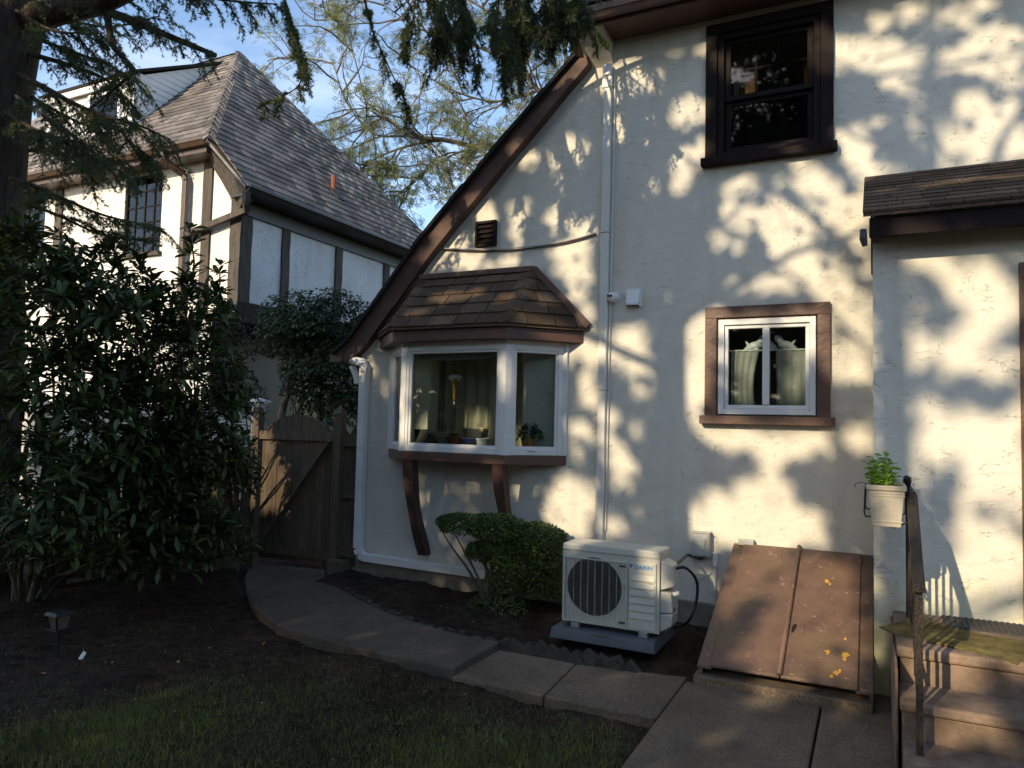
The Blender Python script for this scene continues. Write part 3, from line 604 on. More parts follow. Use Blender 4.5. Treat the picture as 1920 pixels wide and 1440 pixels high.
for dx in (-.014, .018): MB().lathe([(.011, -.088), (.012, -.097), (.001, -.098)], (cc[0]-.018+dx*.9, 0, cc[2]+.006), 12, 'Y').build('lens', M['black'], t)
t = thing('exhaust_hood', 'small square white exhaust hood between security camera and slider window', 'vent hood', (-2.0, 0, 2.9))
a = onY(1174, 543); b = onY(1204, 576)
MB().box(a[0], b[0], -.018, -.002, b[2], a[2]).build('flange', M['white'], t, bevel=.003)
MB().hexa([(a[0]+.018, -.02, a[2]-.012), (b[0]-.018, -.02, a[2]-.012), (b[0]-.018, -.07, b[2]+.035), (a[0]+.018, -.07, b[2]+.035)], [(a[0]+.018, -.018, b[2]+.015), (b[0]-.018, -.018, b[2]+.015), (b[0]-.018, -.068, b[2]+.015), (a[0]+.018, -.068, b[2]+.015)]).build('hood', M['white'], t, bevel=.003)
MB().box(a[0]+.022, b[0]-.022, -.066, -.02, b[2]+.008, b[2]+.015).build('flap', M['dgrey'], t)
t = thing('disconnect_box', 'grey electrical disconnect box on the wall between heat pump and cellar hatch', 'electrical box', (-1.36, 0, .8))
a = onY(1297, 998, -.08); b = onY(1330, 1046, -.08)
MB().box(a[0], b[0], -.085, -.002, b[2], a[2]).build('enclosure', M['grey'], t, bevel=.006)
MB().box(a[0]+.012, b[0]-.012, -.093, -.086, b[2]+.012, a[2]-.02).build('door', M['grey'], t, bevel=.003)
MB().prism([(a[0]+.045, -.094, a[2]-.05), (b[0]-.03, -.094, a[2]-.05), (b[0]-.045, -.094, a[2]-.16)], (0, -.012, 0)).build('hasp', M['grey'], t, bevel=.002)
MB().box(a[0]-.004, b[0]+.004, -.095, -.002, a[2], a[2]+.008).build('rain_lip', M['grey'], t)
dbx, dbz = (a[0]+b[0])/2, b[2]
t = thing('outlet_conduit', 'slim white conduit with a small box next to the cellar hatch', 'conduit', (-1.2, 0, .5))
a = onY(1341, 1036, -.03)
MB().box(a[0]-.022, a[0]+.022, -.045, -.002, a[2]-.12, a[2]+.0).build('box', M['white'], t, bevel=.008)
MB().tube([(a[0], -.02, a[2]-.11), (a[0]-.006, -.02, .1), (a[0]-.006, -.02, -.02)], .011, 8).build('pipe', M['white'], t)
MB().tube(path3([(a[0]-.03, -.01, a[2]-.18), (a[0]-.10, -.012, .42), (-1.42, -.015, .36)]), .005, 6).build('loose_wire', M['grey'], t)

# ================================================================== heat pump on its pad
pad = MB().hexa([(-2.345, -1.045, .012), (-1.475, -1.06, .012), (-1.475, -.44, .012), (-2.345, -.44, .012)], [(-2.33, -1.03, .095), (-1.49, -1.045, .095), (-1.49, -.455, .095), (-2.33, -.455, .095)])
pad.box(-1.98, -1.84, -1.046, -1.02, .076, .0965)
o = pad.build('equipment_pad', M['acpad'], None, bevel=.006); tag(o, 'blue grey plastic pad on the soil under the heat pump', 'pad')
AX0, AX1, AY0, AY1, AZ0, AZ1 = -2.278, -1.478, -.945, -.635, .135, .748
ac = thing('heat_pump', 'cream outdoor heat pump with round fan grille on a grey pad', 'heat pump', (-1.88, -.79, .095))
# cabinet: shell with an open fan bay at the front
RX, RZ, RR = -2.005, .435, .222
sh = wall_mesh(rect(AX0, AX1, AZ0, AZ1), [[(RX+RR*1.07*cos(2*pi*k/40), RZ+RR*1.07*sin(2*pi*k/40)) for k in range(40)]], lambda a_, b_, d: (a_, AY0+d, b_), .05)
sh.add([(AX0, AY0, AZ0), (AX1, AY0, AZ0), (AX1, AY1, AZ0), (AX0, AY1, AZ0), (AX0, AY0, AZ1), (AX1, AY0, AZ1), (AX1, AY1, AZ1), (AX0, AY1, AZ1)], [(0, 3, 2, 1), (1, 2, 6, 5), (2, 3, 7, 6), (3, 0, 4, 7)])
sh.build('cabinet', M['cream'], ac)
MB().hexa([(AX0-.006, AY0-.010, AZ1-.045), (AX1+.006, AY0-.010, AZ1-.045), (AX1+.006, AY1+.004, AZ1-.045), (AX0-.006, AY1+.004, AZ1-.045)], [(AX0, AY0-.004, AZ1+.012), (AX1, AY0-.004, AZ1+.012), (AX1, AY1, AZ1+.012), (AX0, AY1, AZ1+.012)]).build('top_cover', M['cream'], ac, bevel=.010)
MB().lathe([(RR*1.04, AY0+.16), (.04, AY0+.162), (.001, AY0+.162)], (RX, 0, RZ), 32, 'Y').build('fan_well', M['black'], ac)
fan = MB().lathe([(.001, AY0+.055), (.045, AY0+.06), (.055, AY0+.09), (.055, AY0+.13)], (RX, 0, RZ), 20, 'Y')
for k in range(3):
    a0 = k*2*pi/3
    pts = [(RX+r*cos(a0+da), AY0+yy, RZ+r*sin(a0+da)) for r, da, yy in ((.05, -.5, .12), (.20, -.35, .13), (.205, .35, .07), (.19, .62, .06), (.05, .5, .08))]
    fan.prism(pts, (0, .006, 0))
fan.build('fan', M['dgrey'], ac)
# wire guard: panel frame with fine horizontal wires and wider uprights
gx0, gx1, gz0, gz1 = AX0+.022, AX0+.022+.515, AZ0+.022, AZ1-.105
ring(MB(), gx0-.01, gx1+.012, gz0-.012, gz1+.012, .012, AY0-.016, AY0-.001).build('guard_frame', M['cream'], ac, bevel=.002)
gw = MB(); nw = 28
for k in range(nw): z = gz0+(gz1-gz0)*(k+.5)/nw; gw.box(gx0, gx1, AY0-.0135, AY0-.0115, z-.0008, z+.0008)
tag(gw.build('guard_wires', M['cream'], ac), kind='stuff')
for k in range(9): x = gx0+(gx1-gx0)*(k+.35)/8.6; box_part('guard_upright', M['cream'], ac, x-.0012, x+.0012, AY0-.017, AY0-.014, gz0, gz1)
# smooth plate behind the wires around the fan opening
MB().lathe([(RR*1.09, AY0-.001), (RR*1.09, AY0-.008), (RR*1.04, AY0-.008), (RR*1.04, AY0-.001)], (RX, 0, RZ), 40, 'Y').build('bell_ring', M['cream'], ac, smooth=False)
# ribbed service panel on the right with the printed name
sx0, sx1 = gx1+.022, AX1-.022
box_part('service_panel', M['cream'], ac, sx0, sx1, AY0-.012, AY0-.001, gz0-.01, gz1+.02, .004)
for k in range(6): z = gz0+.075+k*.058; MB().hexa([(sx0+.012, AY0-.012, z), (sx1-.012, AY0-.012, z), (sx1-.012, AY0-.0125, z+.046), (sx0+.012, AY0-.0125, z+.046)], [(sx0+.012, AY0-.022, z+.003), (sx1-.012, AY0-.022, z+.003), (sx1-.012, AY0-.0135, z+.044), (sx0+.012, AY0-.0135, z+.044)]).build('panel_rib', M['cream'], ac)
def text(name, body, size, loc, rot, m, parent, ext=.0006, shear=0, bold=0):
    c = bpy.data.curves.new(name, 'FONT'); c.body = body; c.size = size; c.extrude = ext; c.shear = shear; c.offset = bold; c.align_x = 'LEFT'
    tmp = bpy.data.objects.new(name, c); COL.objects.link(tmp); dg = bpy.context.evaluated_depsgraph_get(); me_ = bpy.data.meshes.new_from_object(tmp.evaluated_get(dg))
    bpy.data.objects.remove(tmp); me_.materials.clear(); me_.materials.append(m); o_ = bpy.data.objects.new(name, me_); COL.objects.link(o_); o_.parent = parent
    o_.location = Vector(loc)-origin(parent); o_.rotation_euler = rot; ORG[o_.name] = Vector(loc); return o_
text('lettering', 'DAIKIN', .042, (sx0+.045, AY0-.0130, gz1-.030), (pi/2, 0, 0), M['blueprint'], ac, shear=.25, bold=.0012)
MB().prism([(sx0+.012, AY0-.0128, gz1+.001), (sx0+.040, AY0-.0128, gz1+.001), (sx0+.014, AY0-.0128, gz1-.030)], (0, -.0006, 0)).build('logo_mark', M['blueprint'], ac)
MB().prism([(sx0+.012, AY0-.0136, gz1+.001), (sx0+.022, AY0-.0136, gz1+.001), (sx0+.014, AY0-.0136, gz1-.022)], (0, -.0006, 0)).build('logo_mark', M['blackprint'], ac)
text('lettering', 'R32', .026, (sx1-.062, AY0-.0130, gz1-.150), (pi/2, 0, 0), M['blackprint'], ac, bold=.001)
for x in (sx0-.045,): 
    for z in (gz1-.02, gz0+.03): box_part('grille_clip', M['dgrey'], ac, x-.03, x+.02, AY0-.020, AY0-.014, z-.008, z+.006)
# valve cover boxes on the right side
MB().hexa([(AX1+.001, AY0+.02, .46), (AX1+.105, AY0+.05, .50), (AX1+.105, AY0+.22, .50), (AX1+.001, AY0+.25, .46)], [(AX1+.001, AY0+.02, .690), (AX1+.085, AY0+.05, .650), (AX1+.085, AY0+.22, .650), (AX1+.001, AY0+.25, .690)]).build('terminal_cover', M['cream'], ac, bevel=.008)
MB().hexa([(AX1+.001, AY0+.02, .145), (AX1+.085, AY0+.05, .19), (AX1+.085, AY0+.24, .19), (AX1+.001, AY0+.27, .145)], [(AX1+.001, AY0+.02, .285), (AX1+.092, AY0+.05, .285), (AX1+.092, AY0+.24, .285), (AX1+.001, AY0+.27, .285)]).build('valve_cover', M['cream'], ac, bevel=.010)
MB().hexa([(AX1+.001, AY0+.02, .290), (AX1+.092, AY0+.05, .290), (AX1+.092, AY0+.24, .290), (AX1+.001, AY0+.27, .290)], [(AX1+.001, AY0+.02, .455), (AX1+.080, AY0+.05, .445), (AX1+.080, AY0+.24, .445), (AX1+.001, AY0+.27, .455)]).build('valve_cover', M['cream'], ac, bevel=.010)
MB().tube([(AX1+.07, AY0+.10, .42), (AX1+.13, AY0+.10, .445)], [.016, .018], 10).build('pipe_stub', M['white'], ac)
box_part('side_slot', M['black'], ac, AX1+.092, AX1+.094, AY0+.09, AY0+.12, .300, .330)
for x in (AX0+.12, AX1-.12):
    for y in (AY0+.0, AY1-.03): box_part('foot', M['steel'], ac, x-.035, x+.035, y-.02, y+.04, .097, .134, .003)
o = MB().tube(path3([(AX1+.09, AY0+.15, .62), (AX1+.16, AY0+.20, .62), (AX1+.215, -.62, .50), (AX1+.205, -.60, .32), (AX1+.14, -.60, .17), (AX1+.02, -.56, .10)]), .0115, 8).build('whip_conduit', M['black'], None, smooth=True)
tag(o, 'black flexible hose curving down beside the heat pump', 'hose')
o = MB().tube(path3([(AX1+.03, -.60, .60), (AX1+.05, -.35, .63), (dbx-.10, -.10, dbz+.01), (dbx, -.05, dbz-.02), (dbx+.02, -.05, dbz+.02)]), .013, 8).build('power_conduit', M['dgrey'], None, smooth=True)
tag(o, 'dark electrical whip from heat pump to the grey disconnect box', 'cable')

# ================================================================== cellar hatch
hz = lambda y: .725+.4295*y      # height of the sloping lid over y
hatch = thing('cellar_hatch', 'sloping brown steel cellar hatch with two leaves against the wall', 'cellar hatch', (-.52, -.7, 0))
HX0, HX1, HF = -1.065, -.005, -1.455
MB().prism([(HX0-.03, HF-.05, -.02), (HX0-.03, -.005, -.02), (HX0-.03, -.005, .058), (HX0-.03, HF-.05, .058)], (HX1-HX0+.03, 0, 0)).build('curb', M['patio'], hatch, bevel=.01)
for xa, xb in ((HX0, HX0+.02), (HX1-.02, HX1)):
    MB().prism([(xa, HF, .06), (xa, -.004, .06), (xa, -.004, hz(0)), (xa, HF, hz(HF))], (xb-xa, 0, 0)).build('cheek', M['hatch'], hatch)
def lid(name, xa, xb, ya, yb, h0, h1, bevel=.004, m=None):
    return MB().hexa([(xa, ya, hz(ya)+h0), (xb, ya, hz(ya)+h0), (xb, yb, hz(yb)+h0), (xa, yb, hz(yb)+h0)], [(xa, ya, hz(ya)+h1), (xb, ya, hz(ya)+h1), (xb, yb, hz(yb)+h1), (xa, yb, hz(yb)+h1)]).build(name, m or M['hatch'], hatch, bevel=bevel)
lid('side_flange', HX0-.012, HX0+.085, HF-.01, -.01, .001, .022); lid('side_flange', HX1-.098, HX1+.001, HF-.01, -.01, .001, .022)
lid('head_flange', HX0+.087, HX1-.1, -.06, -.006, .001, .018)
xm = -.545
l1 = lid('door_leaf', HX0+.075, xm-.004, HF-.02, -.045, .024, .046, .006); l2 = lid('door_leaf', xm+.001, HX1-.085, HF-.02, -.045, .024, .046, .006)
a = Vector((xm-.005, HF-.025, hz(HF-.025)+.058)); b = Vector((xm-.005, -.04, hz(-.04)+.058))
MB().tube([a, b], .017, 10).build('astragal', M['hatch'], hatch, smooth=True)
hy = -1.05; hh = MB().hexa([(xm+.035, hy-.03, hz(hy-.03)+.047), (xm+.11, hy-.03, hz(hy-.03)+.047), (xm+.11, hy+.08, hz(hy+.08)+.047), (xm+.05, hy+.08, hz(hy+.08)+.047)], [(xm+.035, hy-.03, hz(hy-.03)+.052), (xm+.11, hy-.03, hz(hy-.03)+.050), (xm+.11, hy+.08, hz(hy+.08)+.052), (xm+.05, hy+.08, hz(hy+.08)+.080)]); hh.build('handle', M['hatch'], l2)
MB().tube([(xm+.035, hy-.02, hz(hy-.02)+.055), (xm+.045, hy+.03, hz(hy+.03)+.062), (xm+.06, hy+.075, hz(hy+.075)+.055)], [.006, .014, .006], 8).build('handle_hole', M['black'], l2)
# flaking orange lichen patches on the right leaf
rl_ = random.Random(5)
for (px_, py_, rr_) in ((1550, 1090, .022), (1556, 1095, .018), (1552, 1222, .026), (1586, 1228, .03), (1584, 1236, .02), (1568, 1262, .026), (1560, 1268, .018), (1585, 1198, .012), (1574, 1258, .018)):
    d = sight(px_, py_); n_ = np.array([0, -.4295, 1.0]); q0 = np.array([0, 0, .725+.048]); tt = ((q0-CAM)@n_)/(d@n_); c = CAM+d*tt
    loop = []
    for k in range(11):
        a_ = 2*pi*k/11; r0 = rr_*rl_.uniform(.45, 1.1); y_ = c[1]+r0*sin(a_); loop.append((c[0]+r0*.8*cos(a_), y_, hz(y_)+.0475))
    MB().prism(loop, (0, 0, .002)).build('lichen_patch', M['lichen'], l2)
o = MB().box(*(lambda a, b: (a[0], b[0], -.06, -.008))(onY(1385, 1026, -.03), onY(1414, 1026, -.03)), .735, .785).build('wall_clip', M['grey'], None, bevel=.004); tag(o, 'small pale metal clip on top edge of the cellar hatch', 'clip')

# ================================================================== entry steps, rail, planter
SX0, SX1 = .125, 2.3
steps = thing('entry_steps', 'worn reddish concrete steps up to the porch door', 'steps', (1.2, -1.9, 0))
MB().box(SX0, SX1, -2.0, PY-.004, -.1, .50).build('riser_block', M['pinkconc'], steps, bevel=.012)
MB().box(SX0-.015, SX1, -2.02, PY-.004, .502, .56).build('landing', M['pinkconc'], steps, bevel=.014)
MB().box(SX0, SX1, -2.32, -2.002, -.1, .318).build('riser_block', M['pinkconc'], steps, bevel=.012); MB().box(SX0-.01, SX1, -2.345, -2.003, .32, .373).build('tread', M['pinkconc'], steps, bevel=.014)
MB().box(SX0, SX1, -2.78, -2.322, -.1, .187).build('tread', M['pinkconc'], steps, bevel=.016)
MB().box(SX0-.03, SX0-.016, -2.3, PY-.004, -.1, .52).build('side_skim', M['pinkconc'], steps, bevel=.004)
rail = thing('stair_rail', 'peeling black iron stair rail with balusters and scrolls', 'railing', (.19, -1.8, .187))
RXc = .195
rp_ = [(RXc, PY-.005, 1.345), (RXc, -1.86, 1.345), (RXc, -2.36, 1.03), (RXc, -2.545, .955)]
def rail_profile(mb, pts, w2, h2):
    prev = None
    for i, p in enumerate(pts):
        x, y, z = p; q = [(x-w2, y, z), (x+w2, y, z), (x+w2*.9, y, z+h2*.7), (x+w2*.45, y, z+h2), (x-w2*.45, y, z+h2), (x-w2*.9, y, z+h2*.7)]
        if prev:
            n0 = len(mb.v); mb.v += prev+q; mb.f += [(n0+j, n0+(j+1) % 6, n0+6+(j+1) % 6, n0+6+j) for j in range(6)]
            if i == 1: mb.f.append(tuple(range(n0, n0+6)))
            if i == len(pts)-1: mb.f.append(tuple(range(n0+6, n0+12)))
        prev = q
    return mb
rail_profile(MB(), rp_, .029, .040).build('handrail', M['railpaint'], rail, bevel=.003)
def rz(y): 
    for (x0_, ya, za), (x1_, yb, zb_) in zip(rp_[:-1], rp_[1:]):
        if yb <= y <= ya: return za+(zb_-za)*(y-ya)/(yb-ya)
    return rp_[-1][2]
MB().box(RXc-.015, RXc+.015, -2.515, -2.485, .187, rz(-2.5)).build('post', M['railpaint'], rail)
MB().box(RXc-.013, RXc+.013, -1.27, -1.244, .56, 1.345).build('post', M['railpaint'], rail)
for y in (-1.40, -1.53, -1.66, -1.79, -1.93): MB().box(RXc-.007, RXc+.007, y-.007, y+.007, .64 if y > -2.0 else .45, rz(y)).build('baluster', M['railpaint'], rail)
for y in (-2.10, -2.22, -2.36): MB().box(RXc-.007, RXc+.007, y-.007, y+.007, .44 if y > -2.3 else .30, rz(y)).build('baluster', M['railpaint'], rail)
MB().bar((RXc, -1.25, .63), (RXc, -1.95, .63), .014, .022).bar((RXc, -1.95, .63), (RXc, -2.49, .30), .014, .022).build('lower_rail', M['railpaint'], rail)
def scroll(y, z, s):
    pts = [(RXc, y+s*(.045*(1-k/22)*cos(k*.45)), z+.045*(1-k/22)*sin(k*.45)) for k in range(18)]
    return MB().tube(pts, .006, 5)
for (y, z, s) in ((-1.465, 1.10, 1), (-1.465, .97, -1), (-1.465, .85, 1), (-2.16, .82, 1), (-2.16, .72, -1)): scroll(y, z, s).build('scroll', M['railpaint'], rail)
MB().tube([(RXc, -1.30, 1.39), (RXc, -1.30, 1.44)], [.012, .022], 8).build('finial', M['railpaint'], rail)
# planter hung on the rail
pl = thing('rail_planter', 'tan plastic planter hooked on the stair rail', 'planter', (.07, -1.65, 1.18))
pz1, pz0 = 1.418, 1.185; pxa, pxb, pya, pyb = -.03, .158, -1.94, -1.36
def taper(x0, x1, y0, y1, z0, z1, t_): return [(x0+t_, y0+t_, z0), (x1-t_, y0+t_, z0), (x1-t_, y1-t_, z0), (x0+t_, y1-t_, z0)], [(x0, y0, z1), (x1, y0, z1), (x1, y1, z1), (x0, y1, z1)]
def hollow(x0, x1, y0, y1, z0, z1, t_, wall):
    a, b = taper(x0, x1, y0, y1, z0, z1, t_); c, d = taper(x0+wall, x1-wall, y0+wall, y1-wall, z1-.06, z1, 0)
    mb = MB(); mb.add(a+b+c+d, [(3, 2, 1, 0), (0, 1, 5, 4), (1, 2, 6, 5), (2, 3, 7, 6), (3, 0, 4, 7), (4, 5, 13, 12), (5, 6, 14, 13), (6, 7, 15, 14), (7, 4, 12, 15), (8, 9, 13, 12), (9, 10, 14, 13), (10, 11, 15, 14), (11, 8, 12, 15), (8, 11, 10, 9)]); return mb
hollow(pxa, pxb, pya, pyb, pz0, pz1-.012, .020, .012).build('trough', M['planter'], pl, bevel=.008)
hollow(pxa-.010, pxb+.010, pya-.010, pyb+.010, pz1-.030, pz1, .002, .026).build('rim', M['planter'], pl, bevel=.006)
for z, k in ((1.372, .008), (1.357, .009), (1.213, .020)):
    MB().prism([(pxa+k-.008, pya+k-.008, z), (pxb-k+.008, pya+k-.008, z), (pxb-k+.008, pyb-k+.008, z), (pxa+k-.008, pyb-k+.008, z)], (0, 0, .006)).build('band', M['planter'], pl)
for y in (-1.90, -1.42):
    MB().tube([(RXc, y, 1.40), (pxb+.02, y, 1.40), (pxb+.018, y, 1.22), (pxb-.05, y, 1.185), (pxb-.06, y, 1.180)], .005, 6).build('hook', M['black'], pl)
    MB().tube([(pxa-.012, y, 1.39), (pxa-.018, y, 1.26), (pxa-.01, y, 1.235), (pxa+.02, y, 1.235)], .005, 6).build('hook', M['black'], pl)
MB().tube([(pxa-.012, -1.95, 1.392), (pxa-.012, -1.36, 1.392)], .005, 6).build('hook_bar', M['black'], pl)
MB().box(pxa+.014, pxb-.014, pya+.014, pyb-.014, pz1-.066, pz1-.045).build('potting_soil', M['soil'], pl)
MB().tube([(RXc-.01, -1.60, 1.385), (RXc-.014, -1.60, 1.43), (RXc-.02, -1.62, 1.455)], [.012, .024, .016], 8).build('knob', M['black'], pl)
LEAF_V = [(0, 0, 0), (-.30, .22, .05), (0, .25, -.02), (.30, .22, .05), (-.36, .55, .06), (0, .58, -.03), (.36, .55, .06), (0, 1, -.10)]
LEAF_F = [(0, 2, 1), (0, 3, 2), (1, 2, 5), (1, 5, 4), (2, 3, 6), (2, 6, 5), (4, 5, 7), (5, 6, 7)]
mint = thing('mint_plant', 'bright green leafy herb growing in the tan planter', 'plant', (.05, -1.75, 1.36))
Tl, Dl, Sl = [], [], []; st = MB(); rm = random.Random(2)
for k in range(26):
    bx_, by_ = rm.uniform(pxa+.02, pxb-.05), rm.uniform(-1.92, -1.55); h = rm.uniform(.10, .24); tx, ty = rm.uniform(-.05, .03), rm.uniform(-.04, .04)
    st.tube([(bx_, by_, 1.36), (bx_+tx*.4, by_+ty*.4, 1.36+h*.6), (bx_+tx, by_+ty, 1.37+h)], [.0025, .002, .0012], 4)
    for j in range(6):
        s = (j+1)/6; a_ = j*1.57+rm.uniform(-.4, .4)
        for q in (0, pi):
            Tl.append((bx_+tx*s, by_+ty*s, 1.365+h*s)); Dl.append((cos(a_+q), sin(a_+q), rm.uniform(-.1, .45))); Sl.append(rm.uniform(.028, .055))
st.build('stems', M['mint'], mint)
Tl, Dl, Sl = np.array(Tl), np.array(Dl), np.array(Sl)
tiled('leaves', np.array(LEAF_V)*[1, 1, 1], LEAF_F, frames(Dl, RNG.uniform(-.5, .5, len(Dl)), Sl), Tl, M['mint'], mint, 'stuff')
MB().tube(path3([(pxa+.01, -1.93, 1.40), (pxa-.02, -1.96, 1.43), (pxa-.06, -1.96, 1.42), (pxa-.065, -1.96, 1.40)]), .002, 4).build('stray_shoot', M['twig'], mint)
# mats on the landing
mt = [Vector(onZ(*p, .575)) for p in ((1702, 1155), (1645, 1180), (1898, 1237), (1920, 1222))]
mt = [Vector((.205, -1.30, .57)), Vector((.025, -1.735, .578)), Vector((.655, -2.035, .566)), Vector((.86, -1.62, .57))]
mb = MB(); N_ = 14; grid = []
for j in range(N_+1):
    for i in range(N_+1):
        s, q = i/N_, j/N_; p = (mt[0].lerp(mt[3], s)).lerp(mt[1].lerp(mt[2], s), q); z = .566+.006*sin(9*s+3*q)+.012*max(0, (q-.8)*5)*max(0, 1-4*s)
        if p.x < .11: z += .010*(.11-p.x)/.1
        grid.append((p.x, p.y, z))
n1 = len(grid); mb.v = grid+[(x, y, z-.007) for x, y, z in grid]; W_ = N_+1
mb.f = [(j*W_+i, j*W_+i+1, (j+1)*W_+i+1, (j+1)*W_+i) for j in range(N_) for i in range(N_)]+[(n1+j*W_+i, n1+(j+1)*W_+i, n1+(j+1)*W_+i+1, n1+j*W_+i+1) for j in range(N_) for i in range(N_)]
bd = [i for i in range(W_)]+[j*W_+N_ for j in range(1, W_)]+[N_*W_+i for i in range(N_-1, -1, -1)]+[j*W_ for j in range(N_-1, 0, -1)]
mb.f += [(bd[k], bd[(k+1) % len(bd)], n1+bd[(k+1) % len(bd)], n1+bd[k]) for k in range(len(bd))]
tag(mb.build('door_mat', M['moss'], None), 'mossy yellowed coir mat lying askew on the landing', 'mat')
mb = MB(); mb.box(.385, .85, -1.42, -1.12, .5605, .567)
for k in range(15): mb.box(.39+k*.031, .405+k*.031, -1.415, -1.125, .567, .572)
tag(mb.build('rubber_mat', M['rubber'], None), 'dark grey ribbed rubber mat against the porch wall', 'mat')

# ================================================================== gate, fences
def boards(parent, x0, x1, n, y, z0, ztop, thick=.018, seed=0):
    r = random.Random(seed); w = (x1-x0)/n; shared = {}
    for k in range(n):
        xa = x0+k*w+.002; xb = xa+w-.005; ya = y+r.uniform(-.003, .003)
        za, zb_ = ztop(xa), ztop(xb)
        MB().hexa([(xa, ya, z0+r.uniform(-.01, .01)), (xb, ya, z0+r.uniform(-.01, .01)), (xb, ya+thick, z0), (xa, ya+thick, z0)], [(xa, ya, za), (xb, ya, zb_), (xb, ya+thick, zb_), (xa, ya+thick, za)]).build('board', M['gate'], parent)
GX0, GX1, GY = -6.465, -5.40, -.08
def post(parent, x, y, ztop, w=.05, z0=-.1):
    mb = MB().box(x-w, x+w, y-w, y+w, z0, ztop-.13); mb.box(x-w*1.15, x+w*1.15, y-w*1.15, y+w*1.15, ztop-.129, ztop-.105)
    mb.add([(x-w, y-w, ztop-.104), (x+w, y-w, ztop-.104), (x+w, y+w, ztop-.104), (x-w, y+w, ztop-.104), (x, y, ztop)], [(0, 1, 4), (1, 2, 4), (2, 3, 4), (3, 0, 4), (3, 2, 1, 0)])
    return mb.build('gate_post', M['gate'], parent)
gt = thing('garden_gate', 'weathered wooden garden gate with arched top and diagonal brace', 'gate', (-5.9, GY, .05))
gc = (GX0+GX1)/2
boards(gt, GX0, GX1, 9, GY, .10, lambda x: 1.565+.205*max(0, 1-((x-gc)/((GX1-GX0)/2))**2), seed=2)
for (za, zb_) in ((1.475, 1.575), (.165, .26)): box_part('rail', M['gate'], gt, GX0-.02, GX1+.01, GY-.042, GY-.004, za, zb_, .003)
MB().bar((GX0+.06, GY-.024, .27), (GX1-.05, GY-.024, 1.465), .036, .085, (0, 1, 0)).build('brace', M['gate'], gt)
for o_ in list(gt.children):
    if o_.name.startswith('brace'): pass
for x, l in ((GX0-.075, 'left weathered gate post with pointed cap by the shrubs'), (GX1+.075, 'right weathered gate post with pointed cap near the house corner')):
    o = post(None, x, GY, 1.895); tag(o, l, 'post', 'posts of the garden gate')
fr_ = thing('side_fence', 'short weathered picket filler between gate post and house corner', 'fence', (-5.2, GY+.03, 0))
boards(fr_, GX1+.13, -5.085, 3, GY+.03, .12, lambda x: 1.60+.05*sin(40*x), seed=5)
for za, zb_ in ((1.43, 1.56), (.86, .96), (.22, .34)): box_part('rail', M['gate'], fr_, GX1+.128, -5.08, GY-.012, GY+.024, za, zb_, .003)
o = MB().box(-5.33, -5.13, -.22, -.07, -.1, .20).build('edge_block', M['gate'], None, bevel=.01); tag(o, 'low wooden block at the foot of the picket filler', 'block')
# fence running off to the left behind the shrubs
fA, fB = Vector((GX0-.13, GY-.02, 0)), Vector((-7.70, -1.88, 0)); fd = (fB-fA); fl = fd.length; fa = atan2(fd.y, fd.x)
lf = thing('board_fence', 'weathered board fence behind the left shrubs', 'fence', tuple(fA))
nb = int(fl/.118); rf = random.Random(9)
bms = []
for k in range(3):
    h = 1.36+.02*k; m_ = MB().add([(-.0585, 0, 0), (.0585, 0, 0), (.0585, .018, 0), (-.0585, .018, 0), (-.0585, 0, h-.05), (.0585, 0, h-.05), (.0585, .018, h-.05), (-.0585, .018, h-.05), (-.025, 0, h), (.025, 0, h), (.025, .018, h), (-.025, .018, h)],
        [(0, 3, 2, 1), (0, 1, 5, 4), (1, 2, 6, 5), (2, 3, 7, 6), (3, 0, 4, 7), (4, 5, 9, 8), (5, 6, 10, 9), (6, 7, 11, 10), (7, 4, 8, 11), (8, 9, 10, 11)]).mesh('board'); m_.materials.append(M['gate']); bms.append(m_)
for k in range(nb): p = fA+fd*((k+.5)/nb); inst('board', rf.choice(bms), lf, (p.x, p.y, .0+rf.uniform(-.01, .01)), (rf.uniform(-.012, .012), rf.uniform(-.012, .012), fa))
nrm = Vector((fd.y, -fd.x, 0)).normalized(); nrm = nrm if nrm.dot(Vector((0.0, -6.6, 0))-fA) > 0 else -nrm
for z in (.25, .72, 1.15): MB().bar(fA+nrm*.03+Vector((0, 0, z)), fB+nrm*.03+Vector((0, 0, z)), .04, .09).build('rail', M['gate'], lf)
for k in range(3): p = fA.lerp(fB, .18+k*.36)+nrm*.09; MB().box(p.x-.045, p.x+.045, p.y-.045, p.y+.045, -.1, 1.3).build('fence_post', M['gate'], lf)
wp = thing('white_fence', 'white vinyl fence with square capped post beyond the gate', 'fence', (-7.3, .7, 0))
px0, py0 = -7.33, .70; zt_ = 1.99
MB().box(px0-.065, px0+.065, py0-.065, py0+.065, -.1, zt_-.09).build('post', M['white'], wp, bevel=.004)
MB().box(px0-.085, px0+.085, py0-.085, py0+.085, zt_-.088, zt_-.06).build('post_cap', M['white'], wp, bevel=.004)
MB().add([(px0-.11, py0-.11, zt_-.058), (px0+.11, py0-.11, zt_-.058), (px0+.11, py0+.11, zt_-.058), (px0-.11, py0+.11, zt_-.058), (px0-.11, py0-.11, zt_-.04), (px0+.11, py0-.11, zt_-.04), (px0+.11, py0+.11, zt_-.04), (px0-.11, py0+.11, zt_-.04), (px0, py0, zt_)], [(3, 2, 1, 0), (0, 1, 5, 4), (1, 2, 6, 5), (2, 3, 7, 6), (3, 0, 4, 7), (4, 5, 8), (5, 6, 8), (6, 7, 8), (7, 4, 8)]).build('post_cap', M['white'], wp)
MB().bar((px0-.07, py0-.03, 1.80), (-11.5, -1.6, 1.80), .05, .12).build('rail', M['white'], wp)
